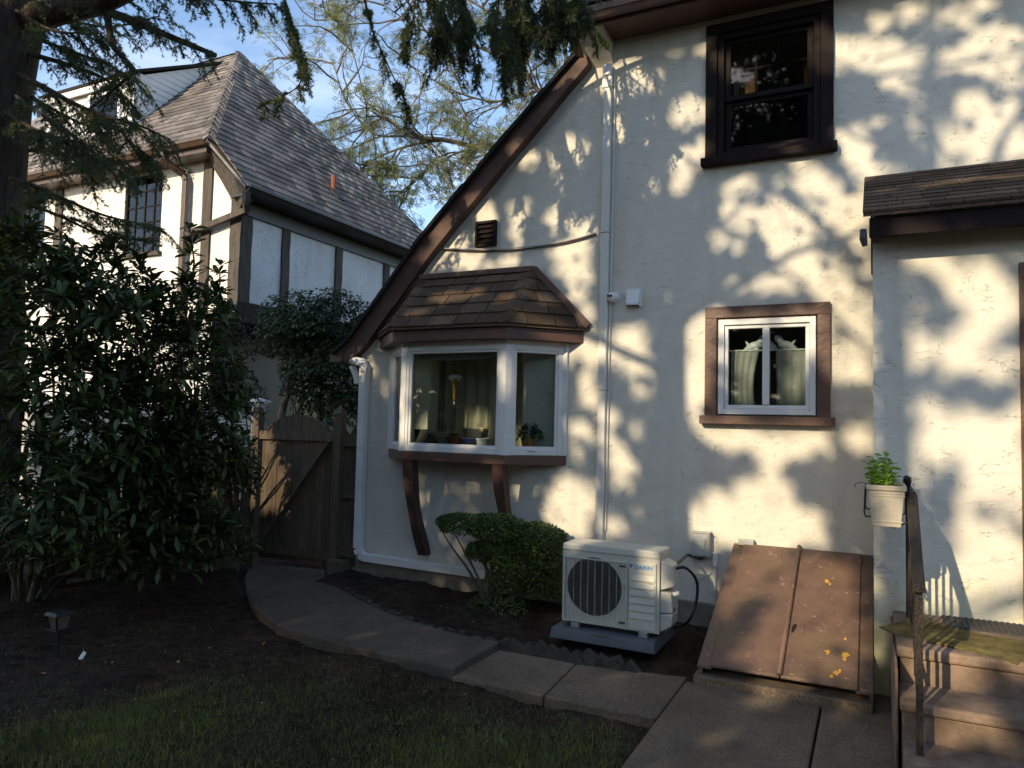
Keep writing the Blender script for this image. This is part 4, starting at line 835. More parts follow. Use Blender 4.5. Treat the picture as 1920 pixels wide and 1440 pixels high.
pm = MB().box(-.09, .09, -.012, .012, .05, 1.74).mesh('panel'); pm.materials.append(M['white']); fdir = Vector((-11.5-px0, -1.6-py0, 0)); ff = atan2(fdir.y, fdir.x); nn = int(fdir.length/.186)
for k in range(nn): p = Vector((px0-.1, py0-.04, 0))+fdir*((k+.5)/nn); inst('panel', pm, wp, p, (0, 0, ff))

# ================================================================== neighbouring half timbered house
NX, NY = -9.2, 2.0
nh = thing('neighbour_house', 'half timbered white stucco house with steep slate hip roof next door', 'house', (-11, 4, 0))
EAVE_R = (-8.80, 5.35); PEAK = Vector((-12.70, 5.0, 9.86)); EF_Y, EF_Z = 1.65, 6.20; RK = -9.65; FARY = 8.35
WX0, WX1, WZ0, WZ1 = -12.08, -11.10, 4.57, 5.98
fw = wall_mesh([(-19, -.1), (NX-.55, -.1), (NX-.55, 3.52), (NX, 3.56), (NX, 5.50), (-9.62, 6.02), (-19, 6.02)], [rect(WX0, WX1, WZ0, WZ1), rect(-15.6, -14.4, WZ0, WZ1)], lambda a, b, d: (a, NY+d, b), .12)
fw.build('wall', M['nstucco'], nh)
rw = wall_mesh([(NY, 3.56), (8.2, 3.56), (8.2, 5.3), (NY, 5.3)], [], lambda a, b, d: (NX-d, a, b)); rw.build('wall', M['nstucco'], nh)
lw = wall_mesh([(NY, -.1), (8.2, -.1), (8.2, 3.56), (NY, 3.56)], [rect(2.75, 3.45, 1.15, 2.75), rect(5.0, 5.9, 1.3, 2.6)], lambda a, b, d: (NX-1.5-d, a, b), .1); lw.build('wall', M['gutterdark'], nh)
box_part('jetty_soffit', M['gtimber'], nh, NX-1.52, NX-.002, NY+.002, 8.2, 3.50, 3.555)
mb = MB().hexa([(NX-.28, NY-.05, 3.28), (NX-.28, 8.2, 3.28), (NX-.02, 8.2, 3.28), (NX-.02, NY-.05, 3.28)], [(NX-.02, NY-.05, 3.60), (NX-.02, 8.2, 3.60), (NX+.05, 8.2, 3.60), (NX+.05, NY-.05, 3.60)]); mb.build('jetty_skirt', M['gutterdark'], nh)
rt = random.Random(21)
def rough_post(name, pts0, pts1, m):    # slightly uneven hewn timber between two end quads
    mb = MB(); n = 7; prev = None; a = [Vector(p) for p in pts0]; b = [Vector(p) for p in pts1]
    for k in range(n+1):
        q = [x.lerp(y, k/n)+Vector((rt.uniform(-.006, .006), rt.uniform(-.006, .006), 0)) for x, y in zip(a, b)]
        if prev: mb.hexa(prev, q)
        prev = q
    return mb.build(name, m, nh)
def ypost(y0, y1, z0, z1, x=NX): rough_post('timber', [(x-.001, y0, z0), (x+.035, y0, z0), (x+.035, y1, z0), (x-.001, y1, z0)], [(x-.001, y0, z1), (x+.035, y0, z1), (x+.035, y1, z1), (x-.001, y1, z1)], M['gtimber'])
def xpost(x0, x1, z0, z1): rough_post('timber', [(x0, NY-.035, z0), (x1, NY-.035, z0), (x1, NY+.001, z0), (x0, NY+.001, z0)], [(x0, NY-.035, z1), (x1, NY-.035, z1), (x1, NY+.001, z1), (x0, NY+.001, z1)], M['gtimber'])
for a, b in ((2.0, 2.22), (2.92, 3.10), (4.33, 4.52), (5.86, 6.06), (7.3, 7.5)): ypost(a, b, 3.60, 5.06)
xpost(NX-.20, NX+.034, 3.56, 5.40); xpost(-10.07, -9.87, 3.4, 6.0); xpost(-14.05, -13.85, 3.4, 6.0)
MB().hexa([(NX-.001, NY-.05, 5.02), (NX+.06, NY-.05, 5.02), (NX+.06, 8.2, 5.02), (NX-.001, 8.2, 5.02)], [(NX-.001, NY-.05, 5.24), (NX+.06, NY-.05, 5.24), (NX+.06, 8.2, 5.24), (NX-.001, 8.2, 5.24)]).build('top_beam', M['gutterdark'], nh)
MB().box(NX-.05, EAVE_R[0], NY-.2, 8.2, 5.243, 5.275).build('eave_soffit', M['gutterdark'], nh)
# barge board under the short raking verge on the front
rough_post('barge_board', [(RK-.05, EF_Y+.06, EF_Z-.10), (RK-.05, NY-.002, EF_Z-.10), (RK-.33, NY-.002, EF_Z-.14), (RK-.33, EF_Y+.30, EF_Z-.14)], [(EAVE_R[0]-.02, EF_Y+.06, EAVE_R[1]-.05), (EAVE_R[0]-.02, NY-.002, EAVE_R[1]-.05), (EAVE_R[0]-.40, NY-.002, EAVE_R[1]-.30), (EAVE_R[0]-.40, EF_Y+.30, EAVE_R[1]-.30)], M['gtimber'])
# roof planes as one solid body, slates on top
c1 = Vector((RK, EF_Y, EF_Z)); c2 = Vector((EAVE_R[0], EF_Y+.05, EAVE_R[1])); c3 = Vector((EAVE_R[0], FARY, EAVE_R[1])); c4 = Vector((-19, EF_Y, EF_Z)); rdg = Vector((-19, 5, 9.86)); c5 = Vector((-19, FARY, EF_Z))
dn = Vector((0, 0, -.06)); V_ = [c1, c2, c3, PEAK, rdg, c4, c5]; n_ = len(V_)
mb = MB().add(V_+[p+dn for p in V_], [(0, 1, 2, 3), (5, 0, 3, 4), (3, 2, 6, 4), (7, 10, 9, 8), (12, 11, 10, 7), (0, 7, 8, 1), (1, 8, 9, 2), (5, 12, 7, 0)])
nroof = mb.build('roof', M['slate'], nh)
def lay(origin_, eu, ev, nrm, loop, expo, widths, seed):
    """slate positions over a polygon given in (u,v) of a roof plane"""
    r = random.Random(seed); out = []
    vs = [p[1] for p in loop]; us = [p[0] for p in loop]
    def span(v):
        xs = []
        for (u1, v1), (u2, v2) in zip(loop, loop[1:]+loop[:1]):
            if (v1 > v) != (v2 > v): xs.append(u1+(u2-u1)*(v-v1)/(v2-v1))
        return (min(xs), max(xs)) if len(xs) >= 2 else None
    v = min(vs)+.001; row = 0
    while v < max(vs)-.05:
        sp = span(v+expo*.5)
        if sp:
            u = sp[0]; first = True
            while u < sp[1]-.07:
                k = r.randrange(len(widths))
                if first: k = row*3 % len(widths)
                while k and u+widths[k] > sp[1]+.02: k -= 1
                wv = widths[k]
                if u+wv < sp[1]+.06:
                    p = origin_+eu*u+ev*v+nrm*(.012+r.uniform(0, .007)); out.append((p, k, r.uniform(-.010, .010), r.uniform(-.010, .012)))
                u += wv; first = False
        v += expo; row += 1
    return out
widths = [.20, .25, .30, .36]; EXPO = .20; smesh = []
for wv in widths:
    m_ = MB().hexa([(.003, 0, 0), (wv-.003, 0, 0), (wv-.003, EXPO*1.35, -.012), (.003, EXPO*1.35, -.012)], [(.003, 0, .022), (wv-.003, .004, .022), (wv-.003, EXPO*1.35, -.002), (.003, EXPO*1.35, -.002)]).mesh('slate'); m_.materials.append(M['slate']); smesh.append(m_)
def plane_basis(o_, uax, top): eu = Vector(uax).normalized(); ev = (top-o_); ev = (ev-eu*ev.dot(eu)).normalized(); return eu, ev, eu.cross(ev)
o1 = Vector((EAVE_R[0], 0, EAVE_R[1])); eu1, ev1, n1_ = plane_basis(o1, (0, 1, 0), Vector((PEAK.x, 0, PEAK.z))); 
if n1_.z < 0: n1_ = -n1_
to = lambda p, o_, eu, ev: ((p-o_).dot(eu), (p-o_).dot(ev))
right = lay(o1-ev1*.04, eu1, ev1, n1_, [to(p, o1, eu1, ev1) for p in (c2, c3, PEAK, c1)], EXPO, widths, 1)
o2 = Vector((0, EF_Y, EF_Z)); eu2, ev2, n2_ = plane_basis(o2, (1, 0, 0), Vector((0, PEAK.y, PEAK.z)))
if n2_.z < 0: n2_ = -n2_
front = lay(o2-ev2*.04, eu2, ev2, n2_, [to(p, o2, eu2, ev2) for p in (Vector((-17.5, EF_Y, EF_Z)), c1, PEAK, Vector((-17.5, 5, 9.86)))], EXPO, widths, 2)
cl = Vector(CAM); cand = []
for grp, eu, ev, nn in ((right, eu1, ev1, n1_), (front, eu2, ev2, n2_)):
    for p, k, ro, sk in grp:
        R_ = Matrix((eu, ev, nn)).transposed(); R_ = R_ @ Matrix.Rotation(ro, 3, 'Z') @ Matrix.Rotation(-sk, 3, 'X')
        d = p-cl; dep = d.dot(Vector(CF)); sx_ = d.dot(Vector(CR))/dep*FPX+960; sy_ = 720-d.dot(Vector(CU))/dep*FPX
        cand.append((dep+(0 if (230 < sx_ < 820 and sy_ > 90) else 50), p, k, R_))
cand.sort(key=lambda c: c[0])
for c in cand[:300]: inst('slate', smesh[c[2]], nroof, c[1], c[3])
for k, wv in enumerate(widths):
    rest = [c for c in cand[300:] if c[2] == k]
    me_ = smesh[k]; tv = [tuple(v.co) for v in me_.vertices]; tf = [tuple(p.vertices) for p in me_.polygons]
    o_ = tiled('slate_courses', tv, tf, np.array([np.array(c[3]) for c in rest]), np.array([tuple(c[1]) for c in rest]), M['slate'], nroof, 'stuff')
# hip slates along the near hip, ridge slates
hm = MB().add([(-.15, 0, -.085), (0, 0, .022), (.15, 0, -.085), (-.15, .28, -.10), (0, .28, .004), (.15, .28, -.10), (-.15, 0, -.10), (0, 0, .008), (.15, 0, -.10)], [(0, 1, 4, 3), (1, 2, 5, 4), (0, 6, 7, 1), (1, 7, 8, 2)]).mesh('hip_slate'); hm.materials.append(M['slate'])
hd = (PEAK-c1).normalized(); hl = (PEAK-c1).length; hx = hd.cross(Vector((0, 0, 1))).normalized(); hn = hx.cross(hd).normalized(); Rh = Matrix((hx, hd, hn)).transposed()
for k in range(int(hl/.20)): inst('hip_slate', hm, nroof, c1+hd*(k*.20)+hn*.03, Rh)
hd = (PEAK-c3).normalized(); hx = hd.cross(Vector((0, 0, 1))).normalized(); hn = hx.cross(hd).normalized(); Rh = Matrix((hx, hd, hn)).transposed()
for k in range(int((PEAK-c3).length/.20)): inst('hip_slate', hm, nroof, c3+hd*(k*.20)+hn*.03, Rh)
hd = Vector((-1, 0, 0)); Rh = Matrix((Vector((0, 1, 0)), hd, Vector((0, 0, 1)))).transposed()
for k in range(24): inst('hip_slate', hm, nroof, PEAK+hd*(k*.22)+Vector((0, 0, .02)), Rh)
vp_ = Vector((NX, 4.49, 0)); zz = EAVE_R[1]+(EAVE_R[0]-(-9.55))*(PEAK.z-EAVE_R[1])/(EAVE_R[0]-PEAK.x)
MB().tube([(-9.55, 4.62, zz-.05), (-9.55, 4.62, zz+.32)], .05, 10).build('vent_pipe', M['terracotta'], nroof)
MB().hexa([(-9.35, 4.50, zz-.19), (-9.35, 4.74, zz-.19), (-9.75, 4.74, zz+.27), (-9.75, 4.50, zz+.27)], [(-9.335, 4.50, zz-.17), (-9.335, 4.74, zz-.17), (-9.735, 4.74, zz+.29), (-9.735, 4.50, zz+.29)]).build('pipe_flashing', M['gutterdark'], nroof)
# gutters and pipes
def gut(name, a, b, m, w=.13, h=.11):
    a = Vector(a); b = Vector(b); d = (b-a).normalized(); s = d.cross(Vector((0, 0, 1))).normalized(); u = Vector((0, 0, 1)); mb = MB()
    pf = [(0, h), (0, 0), (w*.55, -.0), (w*.85, h*.45), (w, h*.6), (w, h), (w*.94, h), (w*.94, h*.66), (w*.78, h*.5), (w*.5, .012), (.012, .012), (.012, h)]
    mb.prism([tuple(a+s*p+u*q) for p, q in pf], tuple(b-a)); return mb.build(name, m, nh)
gut('gutter', (EAVE_R[0], EF_Y+.02, EAVE_R[1]-.10), (EAVE_R[0], FARY, EAVE_R[1]-.10), M['gutterdark'])
gut('gutter', (-19, EF_Y, EF_Z-.10), (RK+.02, EF_Y, EF_Z-.10), M['gutterbrown'])
box_part('front_fascia', M['gutterbrown'], nh, -19, RK-.02, EF_Y+.005, EF_Y+.03, EF_Z-.19, EF_Z-.07); box_part('front_soffit', M['gutterbrown'], nh, -19, RK-.05, EF_Y+.03, NY-.002, EF_Z-.19, EF_Z-.17)
mb = MB(); rpipe(mb, [(-10.62, EF_Y-.05, 6.13), (-10.60, EF_Y-.05, 5.98), (-10.46, NY-.10, 5.80), (-10.42, NY-.09, 5.70), (-10.42, NY-.09, .3)], .05, .04); mb.build('downspout', M['gutterbrown'], nh, bevel=.01)
mb = MB(); rpipe(mb, [(EAVE_R[0]+.02, EF_Y+.05, 5.27), (EAVE_R[0]-.05, EF_Y+.10, 5.12), (EAVE_R[0]-.18, NY-.10, 5.03), (-10.25, NY-.10, 4.78), (-10.40, NY-.09, 4.68)], .05, .045); mb.build('downspout', M['gtimber'], nh, bevel=.01)
# steel casement windows on the front
def casement(x0, x1, z0, z1, cols, rows, y=NY):
    w_ = ring(MB(), x0, x1, z0, z1, .035, y+.03, y+.08).build('window', M['dark'], nh)
    for k in range(1, cols): xx = x0+(x1-x0)*k/cols; box_part('muntin', M['dark'], w_, xx-.011, xx+.011, y+.035, y+.07, z0+.03, z1-.03)
    for k in range(1, rows): zz_ = z0+(z1-z0)*k/rows; box_part('muntin', M['dark'], w_, x0+.03, x1-.03, y+.036, y+.069, zz_-.011, zz_+.011)
    for i in range(cols):
        for j in range(rows):
            a_ = x0+(x1-x0)*i/cols+.014; b_ = x0+(x1-x0)*(i+1)/cols-.014; c_ = z0+(z1-z0)*j/rows+.014; d_ = z0+(z1-z0)*(j+1)/rows-.014
            box_part('pane', M['glass'], w_, a_, b_, y+.050, y+.054, c_, d_)
    box_part('sill', M['gtimber'], w_, x0-.05, x1+.05, y-.06, y+.02, z0-.07, z0-.002)
    curtain('curtain', M['lace'], w_, x0-.05, x1+.05, y+.22, z0-.1, z1+.1, 8, .02, 0, 60, 2)
casement(WX0, WX1, WZ0, WZ1, 4, 5); casement(-15.6, -14.4, WZ0, WZ1, 4, 5)
for (ya, yb, za, zb_) in ((2.75, 3.45, 1.15, 2.75), (5.0, 5.9, 1.3, 2.6)):
    x = NX-1.5; wn = MB().box(x-.07, x-.02, ya, ya+.04, za, zb_).box(x-.07, x-.02, yb-.04, yb, za, zb_).box(x-.07, x-.02, ya+.04, yb-.04, za, za+.04).box(x-.07, x-.02, ya+.04, yb-.04, zb_-.04, zb_).build('window', M['dark'], nh)
    for k in (1, 2): yy = ya+(yb-ya)*k/3; box_part('muntin', M['dark'], wn, x-.06, x-.03, yy-.01, yy+.01, za+.04, zb_-.04)
    for k in (1, 2, 3): z = za+(zb_-za)*k/4; box_part('muntin', M['dark'], wn, x-.061, x-.031, ya+.04, yb-.04, z-.01, z+.01)
    box_part('pane', M['glass'], wn, x-.047, x-.043, ya+.04, yb-.04, za+.04, zb_-.04); box_part('window_backing', M['room'], wn, x-.6, x-.55, ya-.2, yb+.2, za-.2, zb_+.2)
# shed dormer with white clapboards
DX1, DX0, DY = -12.85, -15.6, 2.62
roofz = lambda y: EF_Z+(y-EF_Y)*(PEAK.z-EF_Z)/(PEAK.y-EF_Y)
dtop0, dtopY = 8.30, 4.62; dtz = lambda y: dtop0+(y-DY)*(roofz(dtopY)-dtop0)/(dtopY-DY)
mb = MB().prism([(DX1, DY, roofz(DY)-.1), (DX1, dtopY, roofz(dtopY)-.02), (DX1, DY, dtop0)], (-(DX1-DX0), 0, 0)); dorm = mb.build('dormer', M['white'], nh); dorm['label'] = 'white clapboard shed dormer on the slate roof'
z = roofz(DY)+.02
while z < dtop0-.02:                                        # boards on the visible cheek, cut to the slopes
    z1_ = z+.125; ya = DY; 
    yb = DY+(z-roofz(DY))*(dtopY-DY)/(roofz(dtopY)-roofz(DY)); yb1 = DY+(min(z1_, dtop0)-roofz(DY))*(dtopY-DY)/(roofz(dtopY)-roofz(DY))
    MB().hexa([(DX1+.002, ya, z), (DX1+.018, ya, z), (DX1+.018, yb, z), (DX1+.002, yb, z)], [(DX1+.002, ya, z1_), (DX1+.006, ya, z1_), (DX1+.006, yb1, z1_), (DX1+.002, yb1, z1_)]).build('clapboard', M['white'], dorm)
    z = z1_
while z < roofz(dtopY):
    z1_ = z+.125; g0 = lambda q: DY+(q-dtop0)*(dtopY-DY)/(roofz(dtopY)-dtop0); h0 = lambda q: DY+(q-roofz(DY))*(dtopY-DY)/(roofz(dtopY)-roofz(DY))
    if z1_ < roofz(dtopY): MB().hexa([(DX1+.002, g0(z), z), (DX1+.018, g0(z), z), (DX1+.018, h0(z), z), (DX1+.002, h0(z), z)], [(DX1+.002, g0(z1_), z1_), (DX1+.006, g0(z1_), z1_), (DX1+.006, h0(z1_), z1_), (DX1+.002, h0(z1_), z1_)]).build('clapboard', M['white'], dorm)
    z = z1_
MB().hexa([(DX0-.1, DY-.12, dtop0+.0), (DX1+.10, DY-.12, dtop0+.0), (DX1+.10, dtopY+.1, roofz(dtopY)+.06), (DX0-.1, dtopY+.1, roofz(dtopY)+.06)], [(DX0-.1, DY-.12, dtop0+.06), (DX1+.10, DY-.12, dtop0+.06), (DX1+.10, dtopY+.1, roofz(dtopY)+.12), (DX0-.1, dtopY+.1, roofz(dtopY)+.12)]).build('dormer_roof', M['dshingle'], dorm)
box_part('dormer_fascia', M['white'], dorm, DX0, DX1+.08, DY-.10, DY-.07, dtop0-.14, dtop0-.003)
dw = ring(MB(), -14.2, -13.2, roofz(DY)+.12, dtop0-.16, .07, DY-.04, DY-.002).build('dormer_window', M['white'], dorm); box_part('corner_board', M['white'], dorm, DX1-.10, DX1+.022, DY-.022, DY-.002, roofz(DY)-.02, dtop0-.01)
box_part('dormer_glass', M['dglass'], dorm, -14.13, -13.27, DY-.012, DY-.006, roofz(DY)+.19, dtop0-.23)
zc = roofz(DY)+.02
while zc < dtop0-.2: MB().hexa([(-13.2, DY-.018, zc), (DX1-.102, DY-.018, zc), (DX1-.102, DY-.002, zc), (-13.2, DY-.002, zc)], [(-13.2, DY-.006, zc+.12), (DX1-.102, DY-.006, zc+.12), (DX1-.102, DY-.002, zc+.12), (-13.2, DY-.002, zc+.12)]).build('clapboard', M['white'], dorm); zc += .125
# small roof glimpsed between the two houses
fh = thing('distant_house', 'tan roofed house glimpsed between the two rooflines', 'house', (-8.6, 19, 0))
b0 = at(800, 402, 25); MB().box(b0[0]-3, b0[0]+3.5, b0[1]-.5, b0[1]+6, -.1, b0[2]-1.6).build('wall', M['nstucco'], fh)
MB().add([(b0[0]-3.3, b0[1]-.9, b0[2]-1.7), (b0[0]+3.8, b0[1]-.9, b0[2]-1.7), (b0[0]+3.8, b0[1]+6.4, b0[2]-1.7), (b0[0]-3.3, b0[1]+6.4, b0[2]-1.7), (b0[0]-.6, b0[1]+2.6, b0[2]+.15), (b0[0]+1.6, b0[1]+2.6, b0[2]+.15)], [(0, 1, 5, 4), (1, 2, 5), (2, 3, 4, 5), (3, 0, 4), (3, 2, 1, 0)]).build('roof', M['slate'], fh)

# ================================================================== plants
def ell_points(n, c, r, lo=.55, seed=0, up=-.35):
    """points in the outer shell of an ellipsoid, few on its underside"""
    g = np.random.default_rng(seed); d = g.normal(size=(n*3, 3)); d /= np.linalg.norm(d, axis=1, keepdims=True); d = d[d[:, 2] > up][:n]
    k = g.uniform(lo**3, 1, len(d))**(1/3); return np.array(c)+d*np.array(r)*k[:, None], d
def whorls(P, D, per, tilt, size, seed, droop=.0):
    """leaf roots, directions and sizes for rosettes of leaves at twig tips"""
    g = np.random.default_rng(seed); n = len(P); D = D/np.linalg.norm(D, axis=1, keepdims=True)
    R = frames(D); T, dirs, S = [], [], []
    for k in range(per):
        a = 2*pi*k/per+g.uniform(-.35, .35, n)+g.uniform(0, 6.28, n)[0]; t = tilt+g.uniform(-.35, .35, n)
        loc = np.stack([np.cos(a)*np.sin(t), np.cos(t), np.sin(a)*np.sin(t)], 1); w = np.einsum('nij,nj->ni', R, loc); w[:, 2] -= droop*g.uniform(.3, 1.3, n)
        T.append(P+w*.01); dirs.append(w); S.append(size*g.uniform(.45, 1.2, n))
    return np.concatenate(T), np.concatenate(dirs), np.concatenate(S)
RH_V = np.array([(0, 0, 0), (0, .12, 0), (-.10, .30, .035), (0, .32, -.01), (.10, .30, .035), (-.15, .60, .03), (0, .62, -.035), (.15, .60, .03), (-.10, .85, -.02), (0, .87, -.07), (.10, .85, -.02), (0, 1.0, -.13)])
RH_F = [(0, 1, 2), (0, 4, 1), (1, 3, 2), (1, 4, 3), (2, 3, 6), (2, 6, 5), (3, 4, 7), (3, 7, 6), (5, 6, 9), (5, 9, 8), (6, 7, 10), (6, 10, 9), (8, 9, 11), (9, 10, 11)]
CLEAR = [onY(x, y, -.1) for x, y in ((497, 838), (503, 862), (510, 885), (516, 900), (522, 945), (470, 850), (455, 830))]     # low sun slips through to the gate here
def slips(T):
    k = np.ones(len(T), bool)
    for p in CLEAR:
        q = T-p; a = q@SUN; k &= (np.linalg.norm(q-a[:, None]*SUN, axis=1) > .19) | (a < .05)
    return k
def shrub(name, label, base, blobs, per, tilt, size, m, seed, singles=0, group=None, droop=.25, stems=8, stem_r=.03, spikes=()):
    s = thing(name, label, 'shrub', tuple(base), group); allP, allD = [], []
    for i, (c, r, n) in enumerate(blobs):
        P, D = ell_points(n, c, r, .45, seed*31+i); D = D*.8+np.array([0, 0, .45])+np.random.default_rng(seed+i).normal(0, .25, D.shape); allP.append(P); allD.append(D)
    for i, (a, b, n) in enumerate(spikes):                     # upright leafy shoots above the mass
        a, b = np.array(a), np.array(b); tt = np.linspace(.1, 1, n); allP.append(a+(b-a)*tt[:, None]+np.random.default_rng(seed+50+i).normal(0, .02, (n, 3))); allD.append(np.tile((b-a)/np.linalg.norm(b-a), (n, 1))+np.random.default_rng(seed+70+i).normal(0, .15, (n, 3)))
        MB().tube([tuple(a), tuple((a+b)/2+.02), tuple(b)], [.012, .009, .004], 5).build('shoot', M['twig'], s)
    P, D = np.concatenate(allP), np.concatenate(allD)
    T, dirs, S = whorls(P, D, per, tilt, size, seed, droop); g = np.random.default_rng(seed+5); R = frames(dirs, g.uniform(-.5, .5, len(T)), S)
    ok_ = slips(T); T, R, S = T[ok_], R[ok_], S[ok_]; idx = np.arange(len(T))
    if singles:
        q = T-CAM; dep = q@CF; sx_ = q@CR/dep*FPX+960; sy_ = 720-q@CU/dep*FPX
        score = dep+np.where((sx_ > 5) & (sx_ < 1915) & (sy_ > 0) & (sy_ < 1435), 0, 90); order = np.argsort(score)
        me_ = bpy.data.meshes.new('leaf'); me_.from_pydata([tuple(v) for v in RH_V], [], RH_F); me_.materials.append(m); me_.shade_smooth()
        for i in order[:singles]:
            Rm = Matrix([list(R[i][k]/S[i]) for k in range(3)]); inst('leaf', me_, s, T[i], Rm, (S[i],)*3)
        idx = order[singles:]
    o = tiled('foliage', RH_V, RH_F, R[idx], T[idx], m, s, 'stuff'); o.data.shade_smooth()
    r = random.Random(seed)
    for k in range(stems):
        b0 = Vector(base)+Vector((r.uniform(-.18, .18), r.uniform(-.18, .18), -.08)); tgt = Vector(P[r.randrange(len(P))]); mid = b0.lerp(tgt, .5)+Vector((r.uniform(-.15, .15), r.uniform(-.15, .15), r.uniform(.0, .2)))
        MB().tube(path3([b0, b0.lerp(mid, .5)+Vector((0, 0, .1)), mid, tgt], 5), list(np.linspace(stem_r, .006, 16)), 6).build('stem', M['limb'], s, smooth=True)
    return s
A = lambda x, y, d: at(x, y, d)
shrub('rhododendron', 'large dark rhododendron with long whorled leaves at the left edge', onZ(70, 1128, -.05),
      [(A(95, 965, 5.7), (.52, .50, .42), 55), (A(20, 880, 5.9), (.55, .55, .45), 50), (A(150, 860, 6.1), (.55, .50, .50), 60), (A(60, 740, 6.2), (.75, .6, .6), 150), (A(110, 610, 6.4), (.8, .6, .6), 140), (A(30, 520, 6.2), (.6, .5, .5), 120), (A(150, 740, 6.5), (.5, .5, .5), 90), (A(110, 1040, 6.2), (.55, .45, .22), 46), (A(10, 990, 6.5), (.45, .45, .45), 70), (A(200, 1020, 6.4), (.4, .4, .25), 34)],
      9, 1.15, .155, M['rhodo'], 11, singles=290, stems=10, spikes=[(A(60, 470, 6.2), A(40, 415, 6.2), 4)])
shrub('laurel_shrub', 'tall loose laurel with glossy narrow leaves before the white house', onZ(310, 1085, -.05),
      [(A(255, 640, 6.9), (.62, .6, .5), 120), (A(180, 560, 6.9), (.6, .5, .5), 100), (A(350, 620, 7.0), (.5, .45, .5), 130), (A(335, 740, 6.9), (.70, .6, .6), 280), (A(240, 800, 6.8), (.7, .55, .5), 200), (A(250, 900, 6.7), (.7, .55, .5), 220), (A(360, 880, 6.8), (.62, .5, .6), 280), (A(310, 990, 6.6), (.6, .5, .35), 150), (A(290, 1050, 6.7), (.6, .4, .18), 60), (A(390, 1030, 6.8), (.4, .4, .25), 70)],
      8, 1.0, .135, M['laurel'], 12, singles=0, stems=9, spikes=[(A(360, 560, 6.9), A(355, 425, 6.9), 14), (A(290, 560, 6.8), A(262, 490, 6.8), 8), (A(400, 570, 7.0), A(412, 500, 7.0), 8), (A(230, 520, 6.8), A(190, 440, 6.8), 8), (A(130, 560, 6.6), A(110, 430, 6.5), 10)])
shrub('privet_shrub', 'dense small leaved shrub filling the corner left of the gate', onZ(420, 1060, -.05),
      [(A(425, 900, 7.35), (.30, .32, .55), 230), (A(430, 760, 7.5), (.36, .34, .45), 210), (A(410, 1000, 7.2), (.35, .3, .25), 120), (A(420, 650, 7.6), (.36, .32, .36), 150)],
      7, 1.0, .062, M['holly'], 13, stems=7, stem_r=.02)
# small tree behind the gate
ht = thing('holly_tree', 'small evergreen tree with pale forked trunk behind the gate', 'tree', tuple(onZ(545, 830, 0)))
hb = onX(540, 800, -7.9); hb[2] = 0; ht.location = hb; ORG[ht.name] = Vector(hb)
D0 = (hb-CAM)@CF
MB().tube(path3([tuple(hb), tuple(A(527, 800, D0)), tuple(A(538, 740, D0)), tuple(A(545, 690, D0)), tuple(A(560, 640, D0))], 5), list(np.linspace(.07, .025, 21)), 8).build('trunk', M['limb'], ht, smooth=True)
MB().tube(path3([tuple(hb), tuple(A(553, 795, D0)), tuple(A(580, 735, D0)), tuple(A(610, 670, D0))], 5), list(np.linspace(.055, .02, 16)), 8).build('trunk', M['limb'], ht, smooth=True)
cp, cdv = [], []
for i, (x, y, r, n) in enumerate(((558, 612, .62, 1000), (622, 612, .66, 1100), (665, 680, .66, 1100), (600, 690, .60, 800), (540, 655, .45, 500), (670, 775, .62, 900), (620, 755, .55, 700), (575, 730, .40, 300))):
    P, D = ell_points(n, A(x, y, D0), (r, r, r*.85), .35, 90+i); cp.append(P); cdv.append(D+np.array([0, 0, .2]))
T, dirs, S = whorls(np.concatenate(cp), np.concatenate(cdv), 5, .95, .062, 5, .3)
tiled('crown', RH_V*[1.5, 1, 1], RH_F, frames(dirs, RNG.uniform(-.6, .6, len(T)), S), T, M['holly'], ht, 'stuff')
# clipped bush by the heat pump
bb = onZ(925, 1150, -.03); bu = thing('clipped_bush', 'clipped green bush with bare lower stems beside the heat pump', 'bush', tuple(bb)); DB = (np.array([bb[0], bb[1], .4])-CAM)@CF
cp, cdv = [], []
for i, (x, y, rx, ry, rz_, n) in enumerate(((868, 983, .27, .20, .085, 900), (930, 988, .30, .25, .11, 1300), (1003, 1012, .30, .28, .15, 1500), (985, 1050, .36, .30, .20, 1700), (1020, 1085, .26, .26, .18, 1100), (945, 1030, .28, .26, .15, 900), (905, 1035, .16, .16, .09, 380), (955, 1085, .22, .2, .14, 600))):
    P, D = ell_points(n, A(x, y, DB), (rx, ry, rz_), .72, 40+i, -.75); cp.append(P); cdv.append(D+np.array([0, 0, .3]))
P, D = ell_points(260, A(935, 1135, DB-.1), (.30, .2, .10), .3, 77, -.9); cp.append(P); cdv.append(D)
T, dirs, S = whorls(np.concatenate(cp), np.concatenate(cdv), 5, .9, .026, 6)
tiled('foliage', RH_V*[2.0, 1, 1], RH_F, frames(dirs, RNG.uniform(-.6, .6, len(T)), S), T, M['box'], bu, 'stuff')
rb = random.Random(4)
for k in range(14):
    q = A(*[(985, 1035), (930, 1000), (860, 990), (1020, 1080), (950, 1045)][k % 5], DB)+np.array([rb.uniform(-.2, .2), rb.uniform(-.15, .15), rb.uniform(-.05, .08)]); b0 = Vector(bb)+Vector((rb.uniform(-.07, .07), rb.uniform(-.05, .05), 0)); q = Vector(q)
    m1 = b0.lerp(q, .35)+Vector((rb.uniform(-.05, .05), rb.uniform(-.05, .05), .06)); m2 = b0.lerp(q, .7)+Vector((rb.uniform(-.06, .06), 0, .02))
    MB().tube(path3([b0, m1, m2, q], 4), list(np.linspace(.017, .004, 13)), 5).build('stem', M['limb'], bu, smooth=True)

